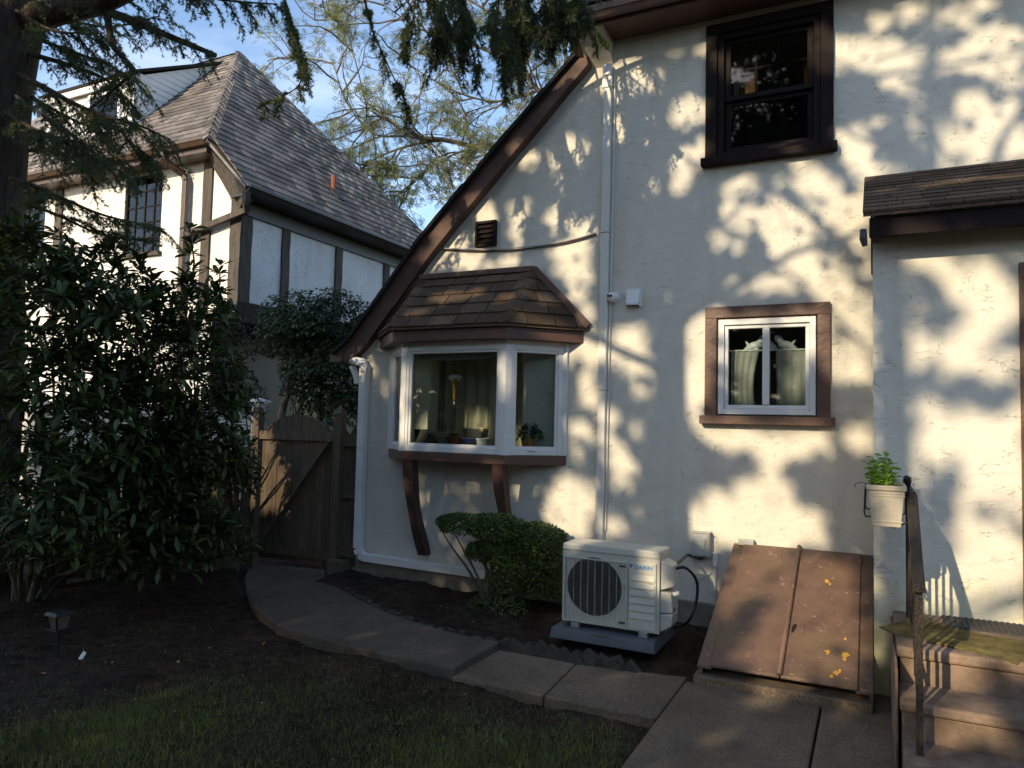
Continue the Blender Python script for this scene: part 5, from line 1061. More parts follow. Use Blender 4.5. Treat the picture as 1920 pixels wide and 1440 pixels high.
# ---------------------------------------------------------------- cedar at the left, boughs across the top
TUFT_V, TUFT_F = [], []
rq = random.Random(8)
for k in range(13):
    th = rq.uniform(.25, 1.45); ph = 2*pi*k/13*2.4; d = Vector((sin(th)*cos(ph), cos(th), sin(th)*sin(ph))); s_ = d.orthogonal().normalized()*.055; n0 = len(TUFT_V)
    TUFT_V += [tuple(-s_), tuple(s_), tuple(d*rq.uniform(.75, 1.1))]; TUFT_F.append((n0, n0+1, n0+2))
ced = thing('cedar_tree', 'tall rough barked cedar at the left with drooping needle boughs', 'tree', tuple(at(-70, 1080, 7.3)*np.array([1, 1, 0])))
CD = 7.3
def px_path(pts): return [tuple(A(x, y, d)) for x, y, d in pts]
b0 = at(-70, 1080, CD); b0[2] = -.1
tr_pts = [tuple(b0)]+px_path([(-50, 700, CD), (-42, 430, CD), (-34, 300, CD), (-18, 160, CD), (4, 50, CD), (30, -80, CD), (70, -330, CD), (120, -700, CD)])
mb = MB(); pp = path3(tr_pts, 6); mb.tube(pp, list(np.linspace(.44, .29, len(pp))), 26); mb_r = random.Random(6)
trunk = mb.build('trunk', M['bark'], ced, smooth=True)
tufts_T, tufts_D, tufts_S = [], [], []
twigs = MB(); rc = random.Random(17)
def twig_path(p, d, L, droop, n=7):
    pts = [Vector(p)]; d = Vector(d).normalized()
    for k in range(n): d = (d+Vector((rc.uniform(-.12, .12), rc.uniform(-.12, .12), -droop*rc.uniform(.6, 1.4)))).normalized(); pts.append(pts[-1]+d*(L/n))
    return pts
def tuft_along(pts, step, size):
    for a, b in zip(pts[:-1], pts[1:]):
        L = (b-a).length; m_ = max(1, int(L/step+rc.random()))
        for k in range(m_):
            p = a.lerp(b, (k+rc.random())/m_); dd = (b-a).normalized()+Vector((rc.uniform(-.8, .8), rc.uniform(-.8, .8), rc.uniform(-.5, .9)))
            tufts_T.append(tuple(p)); tufts_D.append(tuple(dd)); tufts_S.append(size*rc.uniform(.7, 1.25))
def spray(p, d, L, droop=.14, side=.5, size=.038, dens=1.0):
    """a drooping cedar shoot with side twigs, all clothed in needle tufts"""
    pts = twig_path(p, d, L, droop); twigs.tube(pts, list(np.linspace(.006, .002, len(pts))), 4, False); tuft_along(pts, .030/dens, size)
    for a, b in zip(pts[1:-1], pts[2:]):
        for s in (-1, 1):
            if rc.random() < .85:
                dd = (b-a).normalized(); sd_ = dd.cross(Vector((rc.uniform(-.4, .4), rc.uniform(-.4, .4), 1))).normalized()*s
                q = twig_path(a, dd*.55+sd_*rc.uniform(.5, 1), L*side*rc.uniform(.3, .7), droop*1.2, 4); twigs.tube(q, list(np.linspace(.0035, .0015, len(q))), 3, False); tuft_along(q, .032/dens, size)
def bough(pts, r0, r1, n_spray, L, name='bough', droop=.15, dens=1.0, start=.25, out=None, size=.038):
    pp = path3(px_path(pts), 8); MB().tube(pp, list(np.linspace(r0, r1, len(pp))), 8).build(name, M['bark'], ced, smooth=True)
    for k in range(n_spray):
        t = start+(1-start)*(k+rc.random())/n_spray; i = min(len(pp)-2, int(t*(len(pp)-1))); p = Vector(pp[i]).lerp(Vector(pp[i+1]), rc.random()); d = (Vector(pp[i+1])-Vector(pp[i])).normalized()
        sd_ = d.cross(Vector((0, 0, 1))).normalized()*rc.choice((-1, 1)); dd = d*rc.uniform(.2, 1)+sd_*rc.uniform(.3, 1)+Vector((0, 0, rc.uniform(-.3, .25)))
        spray(p, dd, L*rc.uniform(.55, 1.15), droop, size=size, dens=dens)
# limbs that show in the picture
bough([(20, 60, CD), (90, 25, CD-.1), (190, 2, CD-.2), (330, -60, CD-.3), (520, -110, CD-.5)], .16, .06, 16, .55, dens=.9)
bough([(150, 10, CD-.15), (230, 32, CD-.2), (310, 65, CD-.25), (405, 104, CD-.25)], .052, .022, 12, .42)
bough([(202, 35, CD-.2), (212, 85, CD-.25), (235, 112, CD-.25), (256, 137, CD-.25)], .035, .020, 5, .38, start=.1); bough([(254, 133, CD-.25), (222, 160, CD-.2), (180, 195, CD-.2), (150, 215, CD-.2)], .020, .008, 8, .42, start=.05)
bough([(35, 140, CD-.2), (90, 168, CD-.3), (140, 195, CD-.35), (195, 217, CD-.4), (260, 235, CD-.45), (320, 262, CD-.45)], .032, .006, 26, .46, start=.1)
bough([(20, 335, CD-.25), (70, 352, CD-.3), (130, 378, CD-.4), (200, 405, CD-.4), (310, 430, CD-.4)], .026, .005, 24, .42, start=.12, droop=.08)
bough([(50, 100, CD-.1), (130, 122, CD+.1), (200, 150, CD+.2), (240, 190, CD+.2)], .028, .008, 18, .45, start=.1)
bough([(10, 210, CD-.25), (60, 240, CD-.4), (120, 262, CD-.5), (180, 275, CD-.5)], .022, .006, 18, .45, start=.15); bough([(20, 280, CD), (90, 285, CD+.3), (160, 300, CD+.4), (230, 300, CD+.4)], .022, .006, 16, .42, start=.15)
bough([(30, 20, CD-.2), (80, 50, CD-.4), (130, 62, CD-.5), (175, 55, CD-.5)], .02, .006, 14, .40, start=.2)
bough([(40, 380, CD-.2), (100, 400, CD-.3), (190, 440, CD-.4), (260, 450, CD-.4)], .018, .005, 14, .35, start=.2, droop=.06)
bough([(60, 70, CD+.2), (130, 95, CD+.3), (200, 120, CD+.3), (250, 150, CD+.3)], .02, .006, 22, .5, start=.05); bough([(40, 170, CD+.1), (90, 200, CD+.1), (150, 230, CD), (200, 250, CD)], .02, .006, 22, .5, start=.05)
bough([(70, 20, CD+.3), (140, 40, CD+.4), (210, 50, CD+.4), (300, 30, CD+.4)], .02, .006, 20, .45, start=.05); bough([(40, 245, CD-.4), (100, 260, CD-.6), (170, 290, CD-.7), (240, 330, CD-.7)], .014, .004, 16, .4, start=.1)
bough([(30, 180, CD-.5), (80, 215, CD-.7), (130, 250, CD-.8), (170, 300, CD-.8)], .014, .004, 18, .45, start=.05); bough([(150, 200, CD-.3), (200, 225, CD-.4), (250, 270, CD-.5), (290, 300, CD-.5)], .012, .004, 14, .4, start=.05)
for (y0_, x1_, y1_, d1) in ((-160, 300, -260, -.6), (-260, -300, -380, -1.2), (-330, 350, -460, .6), (-480, 260, -640, -1.0), (-560, -200, -700, .8)):
    bough([(45-y0_*.12, y0_, CD), (45-y0_*.12+(x1_-45)*.35, y0_-20, CD+d1*.4), (45-y0_*.12+(x1_-45)*.7, (y0_+y1_)/2, CD+d1*.8), (x1_+60, y1_, CD+d1)], .05, .01, 22, .55, start=.15)
# boughs that reach over the lawn, their tips hanging into the top of the view
bough([(190, -30, CD-.3), (380, -75, CD-.8), (560, -95, CD-1.1), (760, -110, CD-1.2), (980, -120, CD-1.2), (1110, -110, CD-1.2)], .075, .020, 40, .6, start=.05, droop=.2)
bough([(260, -60, CD-.5), (330, -20, CD-.6), (420, 0, CD-.7), (520, 8, CD-.8)], .02, .006, 16, .36, start=.1, droop=.2)
bough([(500, -90, CD-1.0), (530, -10, CD-1.0), (555, 70, CD-1.0), (575, 130, CD-1.0)], .018, .005, 16, .30, start=.35, droop=.25, dens=1.2); bough([(575, 110, CD-1.0), (560, 160, CD-1.0), (520, 185, CD-1.0), (495, 196, CD-1.0)], .008, .003, 6, .18, start=.0, droop=.1, dens=1.2)
bough([(640, -90, CD-1.1), (680, -10, CD-1.1), (700, 60, CD-1.1), (745, 160, CD-1.1), (760, 190, CD-1.1)], .014, .003, 10, .26, start=.3, droop=.2, dens=.55)
for k in range(24):
    x = rc.uniform(775, 1095); env = np.interp(x, [775, 800, 860, 900, 945, 985, 1030, 1080, 1120], [90, 150, 110, 165, 185, 130, 60, 30, 30]); y1 = env*rc.uniform(.35, 1.05); dd = CD-1.25+rc.uniform(-.45, .35); x0_ = x+rc.uniform(-45, 25)
    bough([(x0_-20, -115, dd), (x0_, -40, dd), (x-rc.uniform(-8, 12), y1*.25, dd-.05), (x+rc.uniform(-10, 6), y1*.65, dd-.05), (x+rc.uniform(-14, 16), y1, dd-.05)], .012, .003, rc.randint(9, 14), rc.uniform(.24, .40), start=.2, droop=rc.uniform(.12, .3), dens=1.1)
bough([(1060, -60, CD-1.3), (1090, 10, CD-1.35), (1110, 55, CD-1.35), (1128, 75, CD-1.35)], .010, .003, 9, .17, start=.35, droop=.18, dens=1.3)
twigs.build('twigs', M['twig'], ced)['kind'] = 'stuff'
tufts_T, tufts_D, tufts_S = np.array(tufts_T), np.array(tufts_D), np.array(tufts_S)
tiled('needles', TUFT_V, TUFT_F, frames(tufts_D, RNG.uniform(0, 6.28, len(tufts_T)), tufts_S), tufts_T, M['needle'], ced, 'stuff')
print('tufts', len(tufts_T))

# ---------------------------------------------------------------- honey locust far behind the roofs
lo_b = at(1120, 330, 21.0)*np.array([1, 1, 0]); loc_t = thing('locust_tree', 'airy pale leaved tree rising behind the two roofs', 'tree', tuple(lo_b)); LD = 21.0
rk = random.Random(23); leafT, leafD, leafS = [], [], []; fine = MB()
def limb(pts, r0, r1, name='limb'):
    pp = path3(px_path(pts), 8); MB().tube(pp, list(np.linspace(r0*.72, r1*.6, len(pp))), 8).build(name, M['limb'], loc_t, smooth=True); return [Vector(p) for p in pp]
def branchlet(p, d, L, r, depth):
    n = 5; pts = [p]; d = d.normalized()
    for k in range(n): d = (d+Vector((rk.gauss(0, .22), rk.gauss(0, .22), rk.gauss(-.03, .2)))).normalized(); pts.append(pts[-1]+d*(L/n))
    fine.tube(pts, list(np.linspace(r, r*.45, n+1)), 4 if depth > 1 else 3, False)
    if depth > 0:
        for k in range(1, n+1):
            if rk.random() < .62: branchlet(pts[k], d*.55+Vector((rk.gauss(0, .7), rk.gauss(0, .7), rk.gauss(.05, .55))), L*rk.uniform(.45, .7), r*.55, depth-1)
    if depth <= 1:
        for k in range(2, n+1):
            if rk.random() < .36:
                for q in range(rk.randint(2, 5)): leafT.append(tuple(pts[k]+Vector((rk.gauss(0, .07), rk.gauss(0, .07), rk.gauss(0, .07))))); leafD.append((rk.gauss(0, 1), rk.gauss(0, 1), rk.gauss(-.3, .6))); leafS.append(rk.uniform(.11, .20))
trunk_l = [(1130, 700, LD), (1120, 420, LD), (1095, 270, LD), (1085, 215, LD)]
limbs = [limb([(1125, 1000, LD)]+trunk_l, .34, .20, 'trunk'), limb([(1118, 330, LD), (1075, 290, LD-.2), (1045, 272, LD-.4), (960, 272, LD-.6), (900, 275, LD-.8), (830, 262, LD-1), (770, 255, LD-1.2), (730, 225, LD-1.3), (690, 195, LD-1.4)], .17, .05),
         limb([(1090, 235, LD), (1050, 185, LD-.2), (1010, 170, LD-.3), (985, 130, LD-.4), (965, 60, LD-.4), (930, -60, LD-.4)], .13, .05), limb([(1085, 220, LD), (960+130, 190, LD+.3), (1070, 165, LD+.3), (1060, 90, LD+.2), (1050, -40, LD+.2)], .12, .05),
         limb([(1115, 300, LD), (985+125, 230, LD), (955+5+140, 170, LD), (1150, 60, LD), (1180, -60, LD)], .11, .04), limb([(830, 262, LD-1), (760, 275, LD-1), (700, 300, LD-1), (660, 330, LD-1)], .06, .02), limb([(900, 275, LD-.8), (850, 290, LD-.8), (800, 320, LD-.9), (760, 360, LD-.9)], .05, .02),
         limb([(770, 255, LD-1.2), (700, 250, LD-1.2), (650, 190, LD-1.3), (625, 120, LD-1.3)], .05, .018), limb([(985, 130, LD-.4), (900, 90, LD-.5), (800, 60, LD-.7), (720, 10, LD-.8)], .07, .02), limb([(1010, 170, LD-.3), (930, 190, LD-.4), (850, 170, LD-.6), (780, 130, LD-.7)], .06, .02), limb([(965, 60, LD-.4), (880, 0, LD-.5), (780, -40, LD-.6), (680, -60, LD-.7)], .06, .02),
         limb([(1045, 272, LD-.4), (1000, 300, LD-.4), (970, 350, LD-.5), (900, 390, LD-.5)], .05, .015), limb([(700, 250, LD-1.2), (650, 60, LD-1.2), (610, 20, LD-1.2)], .03, .012)]
for i, lp_ in enumerate(limbs):
    m_ = len(lp_)
    for k in range(m_ if i == 0 else 6, m_, 2):
        d = (lp_[min(k+1, m_-1)]-lp_[k-1]).normalized()
        branchlet(lp_[k], d*.5+Vector((rk.gauss(0, .8), rk.gauss(0, .8), rk.gauss(.1, .7))), rk.uniform(1.0, 2.0), .028, 3 if k % 8 == 0 else 2)
fine.build('twigs', M['limb'], loc_t)['kind'] = 'stuff'
PIN_V, PIN_F = [], []
for k in range(4):
    for s_ in (-1, 1):
        n0 = len(PIN_V); y = .15+k*.24; PIN_V += [(0, y, 0), (s_*.16, y-.03, .02), (s_*.34, y+.09, -.02), (s_*.15, y+.12, .01)]; PIN_F.append((n0, n0+1, n0+2, n0+3))
leafT, leafD, leafS = np.array(leafT), np.array(leafD), np.array(leafS); print('locust', len(leafT), len(fine.f))
tiled('crown', PIN_V, PIN_F, frames(leafD, RNG.uniform(0, 6.28, len(leafT)), leafS), leafT, M['locust'], loc_t, 'stuff')

# ================================================================== trees behind the viewpoint that shade the yard
# Their unseen crowns are shaped to cast the wall's dapple; each opening is listed where its light lands.
SP = []                                            # sun patches as loops in (x, z) of the wall plane y = 0, along the sun's rays
def to_wall(P): k = P[1]/-SUN[1]; Q = np.array(P)+SUN*k; return (Q[0], Q[2])
def patch(loop, hit): SP.append([to_wall(hit(x, y)) for x, y in loop])
def oval(cx, cy, rx, ry, hit=onY, n=12): patch([(cx+rx*cos(2*pi*k/n), cy+ry*sin(2*pi*k/n)) for k in range(n)], hit)
PW = lambda x, y: onY(x, y, PY)
def HT(x, y): d = sight(x, y); n_ = np.array([0, -.4295, 1.0]); q0 = np.array([0, 0, .77]); return CAM+d*(((q0-CAM)@n_)/(d@n_))
for lp_ in (
    [(1098, 108), (1133, 122), (1133, 172), (1065, 182), (1062, 168)], [(1150, 118), (1200, 108), (1331, 78), (1331, 116), (1290, 112), (1250, 120), (1215, 118), (1200, 186), (1177, 197), (1153, 180)],
    [(1562, 75), (1605, 70), (1660, 80), (1715, 100), (1725, 130), (1690, 141), (1650, 143), (1610, 126), (1562, 124)], [(1705, 80), (1740, 75), (1790, 98), (1850, 48), (1900, 62), (1900, 112), (1870, 137), (1820, 137), (1790, 122), (1765, 141), (1745, 120), (1720, 96)],
    [(1695, 218), (1720, 211), (1735, 228), (1770, 226), (1783, 245), (1787, 208), (1837, 247), (1852, 302), (1762, 313), (1725, 277)], [(1879, 285), (1895, 255), (1925, 238), (1925, 300), (1880, 300)],
    [(1562, 233), (1600, 238), (1650, 230), (1655, 248), (1622, 260), (1640, 285), (1680, 300), (1700, 322), (1625, 345), (1590, 320), (1585, 280), (1565, 260)],
    [(1432, 430), (1440, 352), (1468, 372), (1500, 405), (1535, 445), (1580, 490), (1600, 510), (1560, 560), (1511, 547), (1477, 514), (1448, 484)], [(1485, 311), (1522, 305), (1560, 335), (1575, 360), (1622, 360), (1636, 337), (1636, 500), (1608, 480), (1545, 405), (1505, 372), (1482, 340)],
    [(1600, 505), (1636, 500), (1636, 520), (1590, 520)], [(1540, 545), (1580, 548), (1636, 552), (1636, 625), (1600, 620), (1556, 600), (1530, 570)],
    [(1300, 578), (1345, 566), (1360, 590), (1352, 640), (1340, 700), (1330, 760), (1318, 800), (1297, 765), (1271, 727), (1290, 667), (1295, 620)], [(1556, 650), (1600, 648), (1636, 640), (1636, 730), (1590, 710), (1560, 700)],
    [(1310, 798), (1400, 790), (1470, 806), (1560, 806), (1600, 780), (1636, 795), (1636, 850), (1560, 838), (1540, 862), (1500, 848), (1470, 884), (1410, 852), (1340, 838)],
    [(1249, 980), (1294, 941), (1365, 918), (1432, 892), (1462, 892), (1492, 930), (1530, 964), (1545, 1022), (1350, 1022), (1300, 1008)], [(1140, 655), (1160, 640), (1176, 608), (1192, 618), (1234, 660), (1226, 737), (1200, 737), (1165, 682)],
    [(1050, 900), (1095, 898), (1110, 940), (1110, 1012), (1060, 1002), (1035, 985), (1020, 968)], [(1237, 985), (1265, 970), (1305, 962), (1300, 1000)], [(820, 470), (905, 470), (905, 500), (815, 505), (800, 495)], [(945, 480), (972, 478), (970, 500), (940, 502)],
    [(1035, 470), (1070, 452), (1112, 445), (1115, 520), (1095, 545), (1060, 520), (1035, 500)], [(1360, 590), (1545, 575), (1548, 615), (1470, 600), (1440, 612), (1370, 610)], [(1535, 600), (1555, 600), (1556, 700), (1540, 690)]): patch(lp_, onY)
for a in ((1385, 118, 45, 26), (1520, 85, 30, 24), (1480, 275, 40, 14), (1545, 105, 14, 40), (1642, 41, 15, 8), (1706, 22, 28, 18), (1762, 30, 26, 26), (1822, 6, 15, 8), (1893, 157, 26, 18), (1665, 154, 12, 6), (1691, 159, 9, 9), (1720, 193, 12, 10), (1815, 183, 20, 12), (1818, 210, 22, 12), (1856, 236, 20, 25), (1886, 212, 8, 14), (1225, 150, 22, 22), (1290, 208, 38, 22), (1325, 215, 10, 14),
          (1262, 296, 17, 12), (1310, 283, 24, 10), (1290, 315, 24, 17), (1218, 342, 14, 15), (1275, 350, 11, 11), (1388, 355, 25, 28), (1368, 398, 9, 20), (1400, 400, 14, 14), (1345, 450, 12, 13), (1387, 460, 10, 11), (1372, 533, 8, 9), (1421, 530, 20, 16), (1474, 536, 14, 14), (1256, 874, 14, 10), (1250, 905, 10, 9), (1150, 820, 10, 10),
          (993, 300, 15, 16), (1078, 287, 24, 32), (1067, 338, 15, 10), (978, 383, 17, 16), (970, 420, 10, 13), (965, 440, 14, 6), (1057, 407, 15, 20), (1077, 365, 10, 8), (1097, 427, 15, 14), (900, 402, 14, 14), (855, 447, 28, 18), (1040, 395, 8, 10), (1160, 233, 8, 15), (1183, 268, 9, 7), (1160, 210, 6, 8), (1108, 630, 10, 18), (1095, 655, 14, 12), (1100, 715, 10, 8),
          (1088, 808, 22, 11), (1145, 790, 12, 18), (1172, 885, 12, 10), (1155, 990, 12, 26), (1175, 905, 9, 10), (975, 925, 9, 16), (1090, 560, 16, 12), (1107, 590, 10, 12), (1170, 855, 10, 8), (1275, 700, 8, 8), (1200, 800, 8, 10), (870, 430, 12, 10), (920, 500, 10, 6), (690, 690, 8, 20), (1500, 640, 30, 24), (1480, 700, 22, 40), (1395, 690, 22, 45), (1380, 620, 30, 12)): oval(*a)
# bay: sunlit bits of the roof, posts and glass
BF = lambda x, y: onY(x, y, -.43)
for a in ((830, 540, 42, 17), (870, 525, 18, 10), (935, 540, 16, 14), (985, 530, 12, 9), (1000, 600, 30, 14), (1060, 620, 40, 10), (870, 780, 26, 45), (945, 700, 8, 60), (757, 730, 8, 30), (800, 740, 14, 30), (760, 800, 6, 30), (1060, 700, 8, 20), (735, 760, 6, 16), (780, 590, 14, 10)): oval(*a, hit=BF)
# porch wall
for lp_ in ([(1638, 566), (1699, 574), (1717, 630), (1762, 656), (1766, 694), (1721, 694), (1638, 675)], [(1650, 705), (1668, 722), (1755, 752), (1850, 777), (1925, 735), (1925, 830), (1800, 842), (1700, 832), (1648, 800)],
            [(1800, 842), (1925, 830), (1925, 1165), (1845, 1160), (1795, 1040), (1780, 960), (1795, 900)], [(1640, 985), (1725, 985), (1790, 1060), (1860, 1165), (1690, 1150), (1685, 1230), (1642, 1225)]): patch(lp_, PW)
for a in ((1735, 503, 58, 20), (1828, 535, 42, 44), (1870, 590, 22, 28), (1822, 625, 45, 28), (1826, 682, 30, 18), (1702, 890, 20, 26), (1895, 690, 18, 16), (1665, 840, 16, 30)): oval(*a, hit=PW)
patch([(1645, 338), (1855, 315), (1850, 352), (1760, 368), (1645, 378)], lambda x, y: onY(x, y, -.7)); oval(1895, 335, 24, 14, hit=lambda x, y: onY(x, y, -.7))
# hatch, steps, ground, heat pump
for lp_ in ([(1400, 1025), (1480, 1030), (1487, 1075), (1440, 1095), (1410, 1120), (1370, 1160), (1352, 1130)], [(1495, 1045), (1560, 1040), (1610, 1075), (1615, 1280), (1560, 1258), (1500, 1275), (1470, 1290), (1400, 1270), (1390, 1215), (1420, 1180), (1450, 1140), (1470, 1100)]): patch(lp_, HT)
patch([(1648, 1178), (1702, 1152), (1925, 1180), (1925, 1250), (1890, 1240), (1690, 1195)], lambda x, y: onZ(x, y, .56)); patch([(1688, 1208), (1835, 1230), (1826, 1300), (1700, 1288)], lambda x, y: onY(x, y, -2.0)); patch([(1700, 1290), (1825, 1302), (1830, 1335), (1700, 1318)], lambda x, y: onZ(x, y, .373))
patch([(1850, 1240), (1925, 1250), (1925, 1290), (1860, 1285)], lambda x, y: onY(x, y, -2.0))
for a in ((1805, 1372, 24, 24), (1745, 1380, 10, 12)): oval(*a, hit=lambda x, y: onY(x, y, -2.33))
for a in ((1440, 1322, 26, 8), (1600, 1342, 30, 10), (1345, 1385, 30, 8), (1560, 1410, 40, 10), (1880, 1410, 30, 14)): oval(*a, hit=onZ)
for a in ((1110, 1014, 30, 5), (1240, 1028, 12, 6), (1085, 1012, 10, 4)): oval(*a, hit=lambda x, y: onZ(x, y, .76))
for a in ((1262, 1100, 8, 40), (1245, 1062, 12, 18), (1312, 1010, 12, 12), (1322, 1066, 18, 12)): oval(*a, hit=lambda x, y: onY(x, y, -.75))
for a in ((500, 845, 12, 30), (512, 890, 22, 28), (520, 945, 7, 7), (452, 830, 16, 40), (475, 900, 10, 40), (552, 975, 5, 6), (595, 975, 4, 8), (535, 780, 12, 20)): oval(*a, hit=lambda x, y: onY(x, y, -.12))
patch([(462, 735), (600, 735), (560, 880), (545, 965), (425, 945), (425, 790)], lambda x, y: onY(x, y, -.12))
patch([(-30, -40), (200, -40), (190, 25), (120, 70), (60, 75), (-30, 160)], lambda x, y: at(x, y, CD))
for a in ((120, 45, 50, 35), (60, 250, 40, 50), (190, 250, 40, 25)): oval(*a, hit=lambda x, y: at(x, y, CD-.4))
for a in ((582, 95, 26, 55), (520, 180, 26, 16), (1110, 60, 34, 26), (1000, 40, 26, 20), (850, 60, 18, 24)): oval(*a, hit=lambda x, y: at(x, y, CD-1.2))
# what stands left of the yard stays in full sun: the white house and its roof
patch([(-400, 1060), (215, 1060), (215, 760), (380, 720), (440, 560), (482, 380), (420, 270), (300, 80), (-400, -100)], lambda x, y: onY(x, y, NY)); 
SP.append([to_wall(p) for p in (tuple(c1), tuple(c2), tuple(c3), tuple(PEAK), (-19, 5, 9.9), (-19, 1.6, 6.2))])
def grow(lp_, d=.065):                              # openings are a little wider than the light they pass
    cx = sum(p[0] for p in lp_)/len(lp_); cz = sum(p[1] for p in lp_)/len(lp_); o_ = []
    for x, z in lp_: L_ = max(.02, sqrt((x-cx)**2+(z-cz)**2)); k = 1+d/L_; o_.append((cx+(x-cx)*k, cz+(z-cz)*k))
    return o_
SP = [grow(lp_) for lp_ in SP]
def lit(X, Z):
    m_ = np.zeros(len(X), bool)
    for lp_ in SP:
        xs = [p[0] for p in lp_]; zs = [p[1] for p in lp_]; s = np.where((X > min(xs)) & (X < max(xs)) & (Z > min(zs)) & (Z < max(zs)))[0]
        if len(s) == 0: continue
        x, z = X[s], Z[s]; c = np.zeros(len(s), bool)
        for (x1, z1), (x2, z2) in zip(lp_, lp_[1:]+lp_[:1]):
            if z1 == z2: continue
            c ^= ((z1 > z) != (z2 > z)) & (x < (x2-x1)*(z-z1)/(z2-z1)+x1)
        m_[s] |= c
    return m_
SHT = [(-11.0, -14.0), (-8.4, -13.2), (-6.0, -14.4), (-3.6, -13.6), (-1.0, -14.0), (-4.0, -8.2)]
rg2 = random.Random(77)
for (xa, xb, ya, yb, n_, ra, rb_) in ((955, 1120, 280, 470, 16, 4, 10), (1150, 1330, 110, 360, 26, 4, 10), (1335, 1490, 330, 480, 16, 4, 10), (1360, 1500, 505, 552, 8, 4, 9), (1565, 1900, 5, 220, 26, 5, 12), (1060, 1300, 540, 1000, 24, 5, 12), (700, 960, 880, 1000, 8, 3, 6), (815, 1000, 410, 500, 8, 4, 9)):
    for k in range(n_): oval(rg2.uniform(xa, xb), rg2.uniform(ya, yb), rg2.uniform(ra, rb_), rg2.uniform(ra, rb_), n=8)
SP[-150:] = [grow(lp_, .02) if i_ >= len(SP)-132 else lp_ for i_, lp_ in list(enumerate(SP))[-150:]]
def canopy(NL, x0, x1, z0, z1, t0, t1):
    tx = RNG.uniform(x0, x1, NL); tz = RNG.uniform(z0, z1, NL); k = ~lit(tx, tz) | (RNG.random(NL) < .012); tx, tz = tx[k], tz[k]; P = np.stack([tx, np.zeros(len(tx)), tz], 1)+SUN*RNG.uniform(t0, t1, len(tx))[:, None]; return P[P[:, 2] > .3]
PF = canopy(62000, -9.6, 3.4, -2.6, 3.4, 12.0, 18.0); PN = canopy(125000, -7.0, 2.6, 2.7, 6.2, 8.0, 11.0); PF2 = canopy(16000, -9.6, 3.4, 3.4, 6.3, 12, 18)
PT = np.concatenate([PF, PF2, PN]); LS = np.concatenate([RNG.uniform(.10, .18, len(PF)+len(PF2)), RNG.uniform(.045, .095, len(PN))])
own = np.argmin([(PT[:, 0]-a)**2+(PT[:, 1]-b)**2 for a, b in SHT[:5]], axis=0); own[len(PF)+len(PF2):] = 5
SPR_V = [(-.30, 0, 0), (.30, 0, 0), (.42, .5, .06), (0, 1, 0), (-.42, .5, .06)]; SPR_F = [(0, 1, 2, 3, 4)]
near = ['nearest the neighbour', 'second from the neighbour', 'middle one of five', 'second from the porch side', 'nearest the porch side', 'the one closest to the wall']
for i, (a, b) in enumerate(SHT):
    s = thing('shade_tree', 'unseen dark evergreen behind the viewpoint, crown shaped to dapple the wall, ' + near[i], 'tree', (a, b, 0), 'evergreens behind the viewpoint'); P = PT[own == i]; LSi = LS[own == i]; top = min(P[:, 2].max(), 8.0 if i == 5 else 99)
    MB().tube(path3([(a, b, -.1), (a+.05, b, top*.4), (a, b+.05, top*.75), (a+.05, b, top*.97)], 4), list(np.linspace(.20, .03, 13)), 8).build('trunk', M['bark'], s, smooth=True)
    g = np.random.default_rng(i); n = len(P); tiled('crown', SPR_V, SPR_F, frames(np.stack([P[:, 0]-a, P[:, 1]-b, g.normal(-.3, .6, n)], 1)+g.normal(0, .5, (n, 3)), g.uniform(0, 6.28, n), LSi), P, M['shade'], s, 'stuff')
    for k in range(7):
        q = P[g.integers(n)]; h = max(.8, q[2]-.8); MB().tube([(a, b, h), ((a+q[0])/2, (b+q[1])/2, (h+q[2])/2+.15), tuple(q)], [.05, .03, .01], 5).build('branch', M['bark'], s)

# twigs and limbs of the nearest evergreen, drawn where their shadows cross the wall
near_tree = bpy.data.objects['shade_tree.005']
for pts, t_, r0 in (([(1120, 215), (1200, 178), (1260, 160), (1335, 132)], 8.6, .016), ([(1200, 178), (1225, 140), (1240, 120)], 8.6, .008), ([(1255, 162), (1290, 190), (1320, 230)], 8.6, .008), ([(1150, 200), (1180, 240), (1200, 290)], 8.6, .008), ([(1425, 335), (1480, 378), (1545, 425), (1615, 505)], 9.5, .030), ([(1340, 430), (1385, 390), (1440, 350), (1490, 330)], 9.0, .014), ([(1385, 390), (1400, 350), (1405, 325)], 9.0, .008), ([(1440, 352), (1465, 400), (1475, 440)], 9.0, .008),
                     ([(1560, 225), (1600, 255), (1640, 275), (1710, 330)], 9.5, .020), ([(1745, 215), (1765, 270), (1790, 315)], 9.5, .014), ([(1690, 150), (1760, 160), (1830, 150), (1920, 180)], 9.0, .022), ([(1860, 310), (1885, 250), (1925, 190)], 9.5, .035), ([(1640, 110), (1700, 95), (1760, 60), (1800, 20)], 9.0, .014), ([(1700, 95), (1730, 120), (1760, 130)], 9.0, .008), ([(1840, 120), (1860, 90), (1880, 50)], 9.0, .010), ([(1360, 560), (1410, 575), (1480, 590), (1560, 655)], 10, .016), ([(1540, 620), (1590, 660), (1636, 690)], 10, .012), ([(1400, 470), (1425, 430), (1440, 400)], 9.0, .008), ([(960, 330), (1000, 310), (1040, 280), (1060, 240)], 9.0, .010), ([(1030, 470), (1060, 440), (1100, 420)], 9.0, .008)):
    pp = path3([tuple(onY(x, y)+SUN*t_) for x, y in pts], 5); MB().tube(pp, list(np.linspace(r0, r0*.5, len(pp))), 6).build('branch', M['bark'], near_tree, smooth=True)

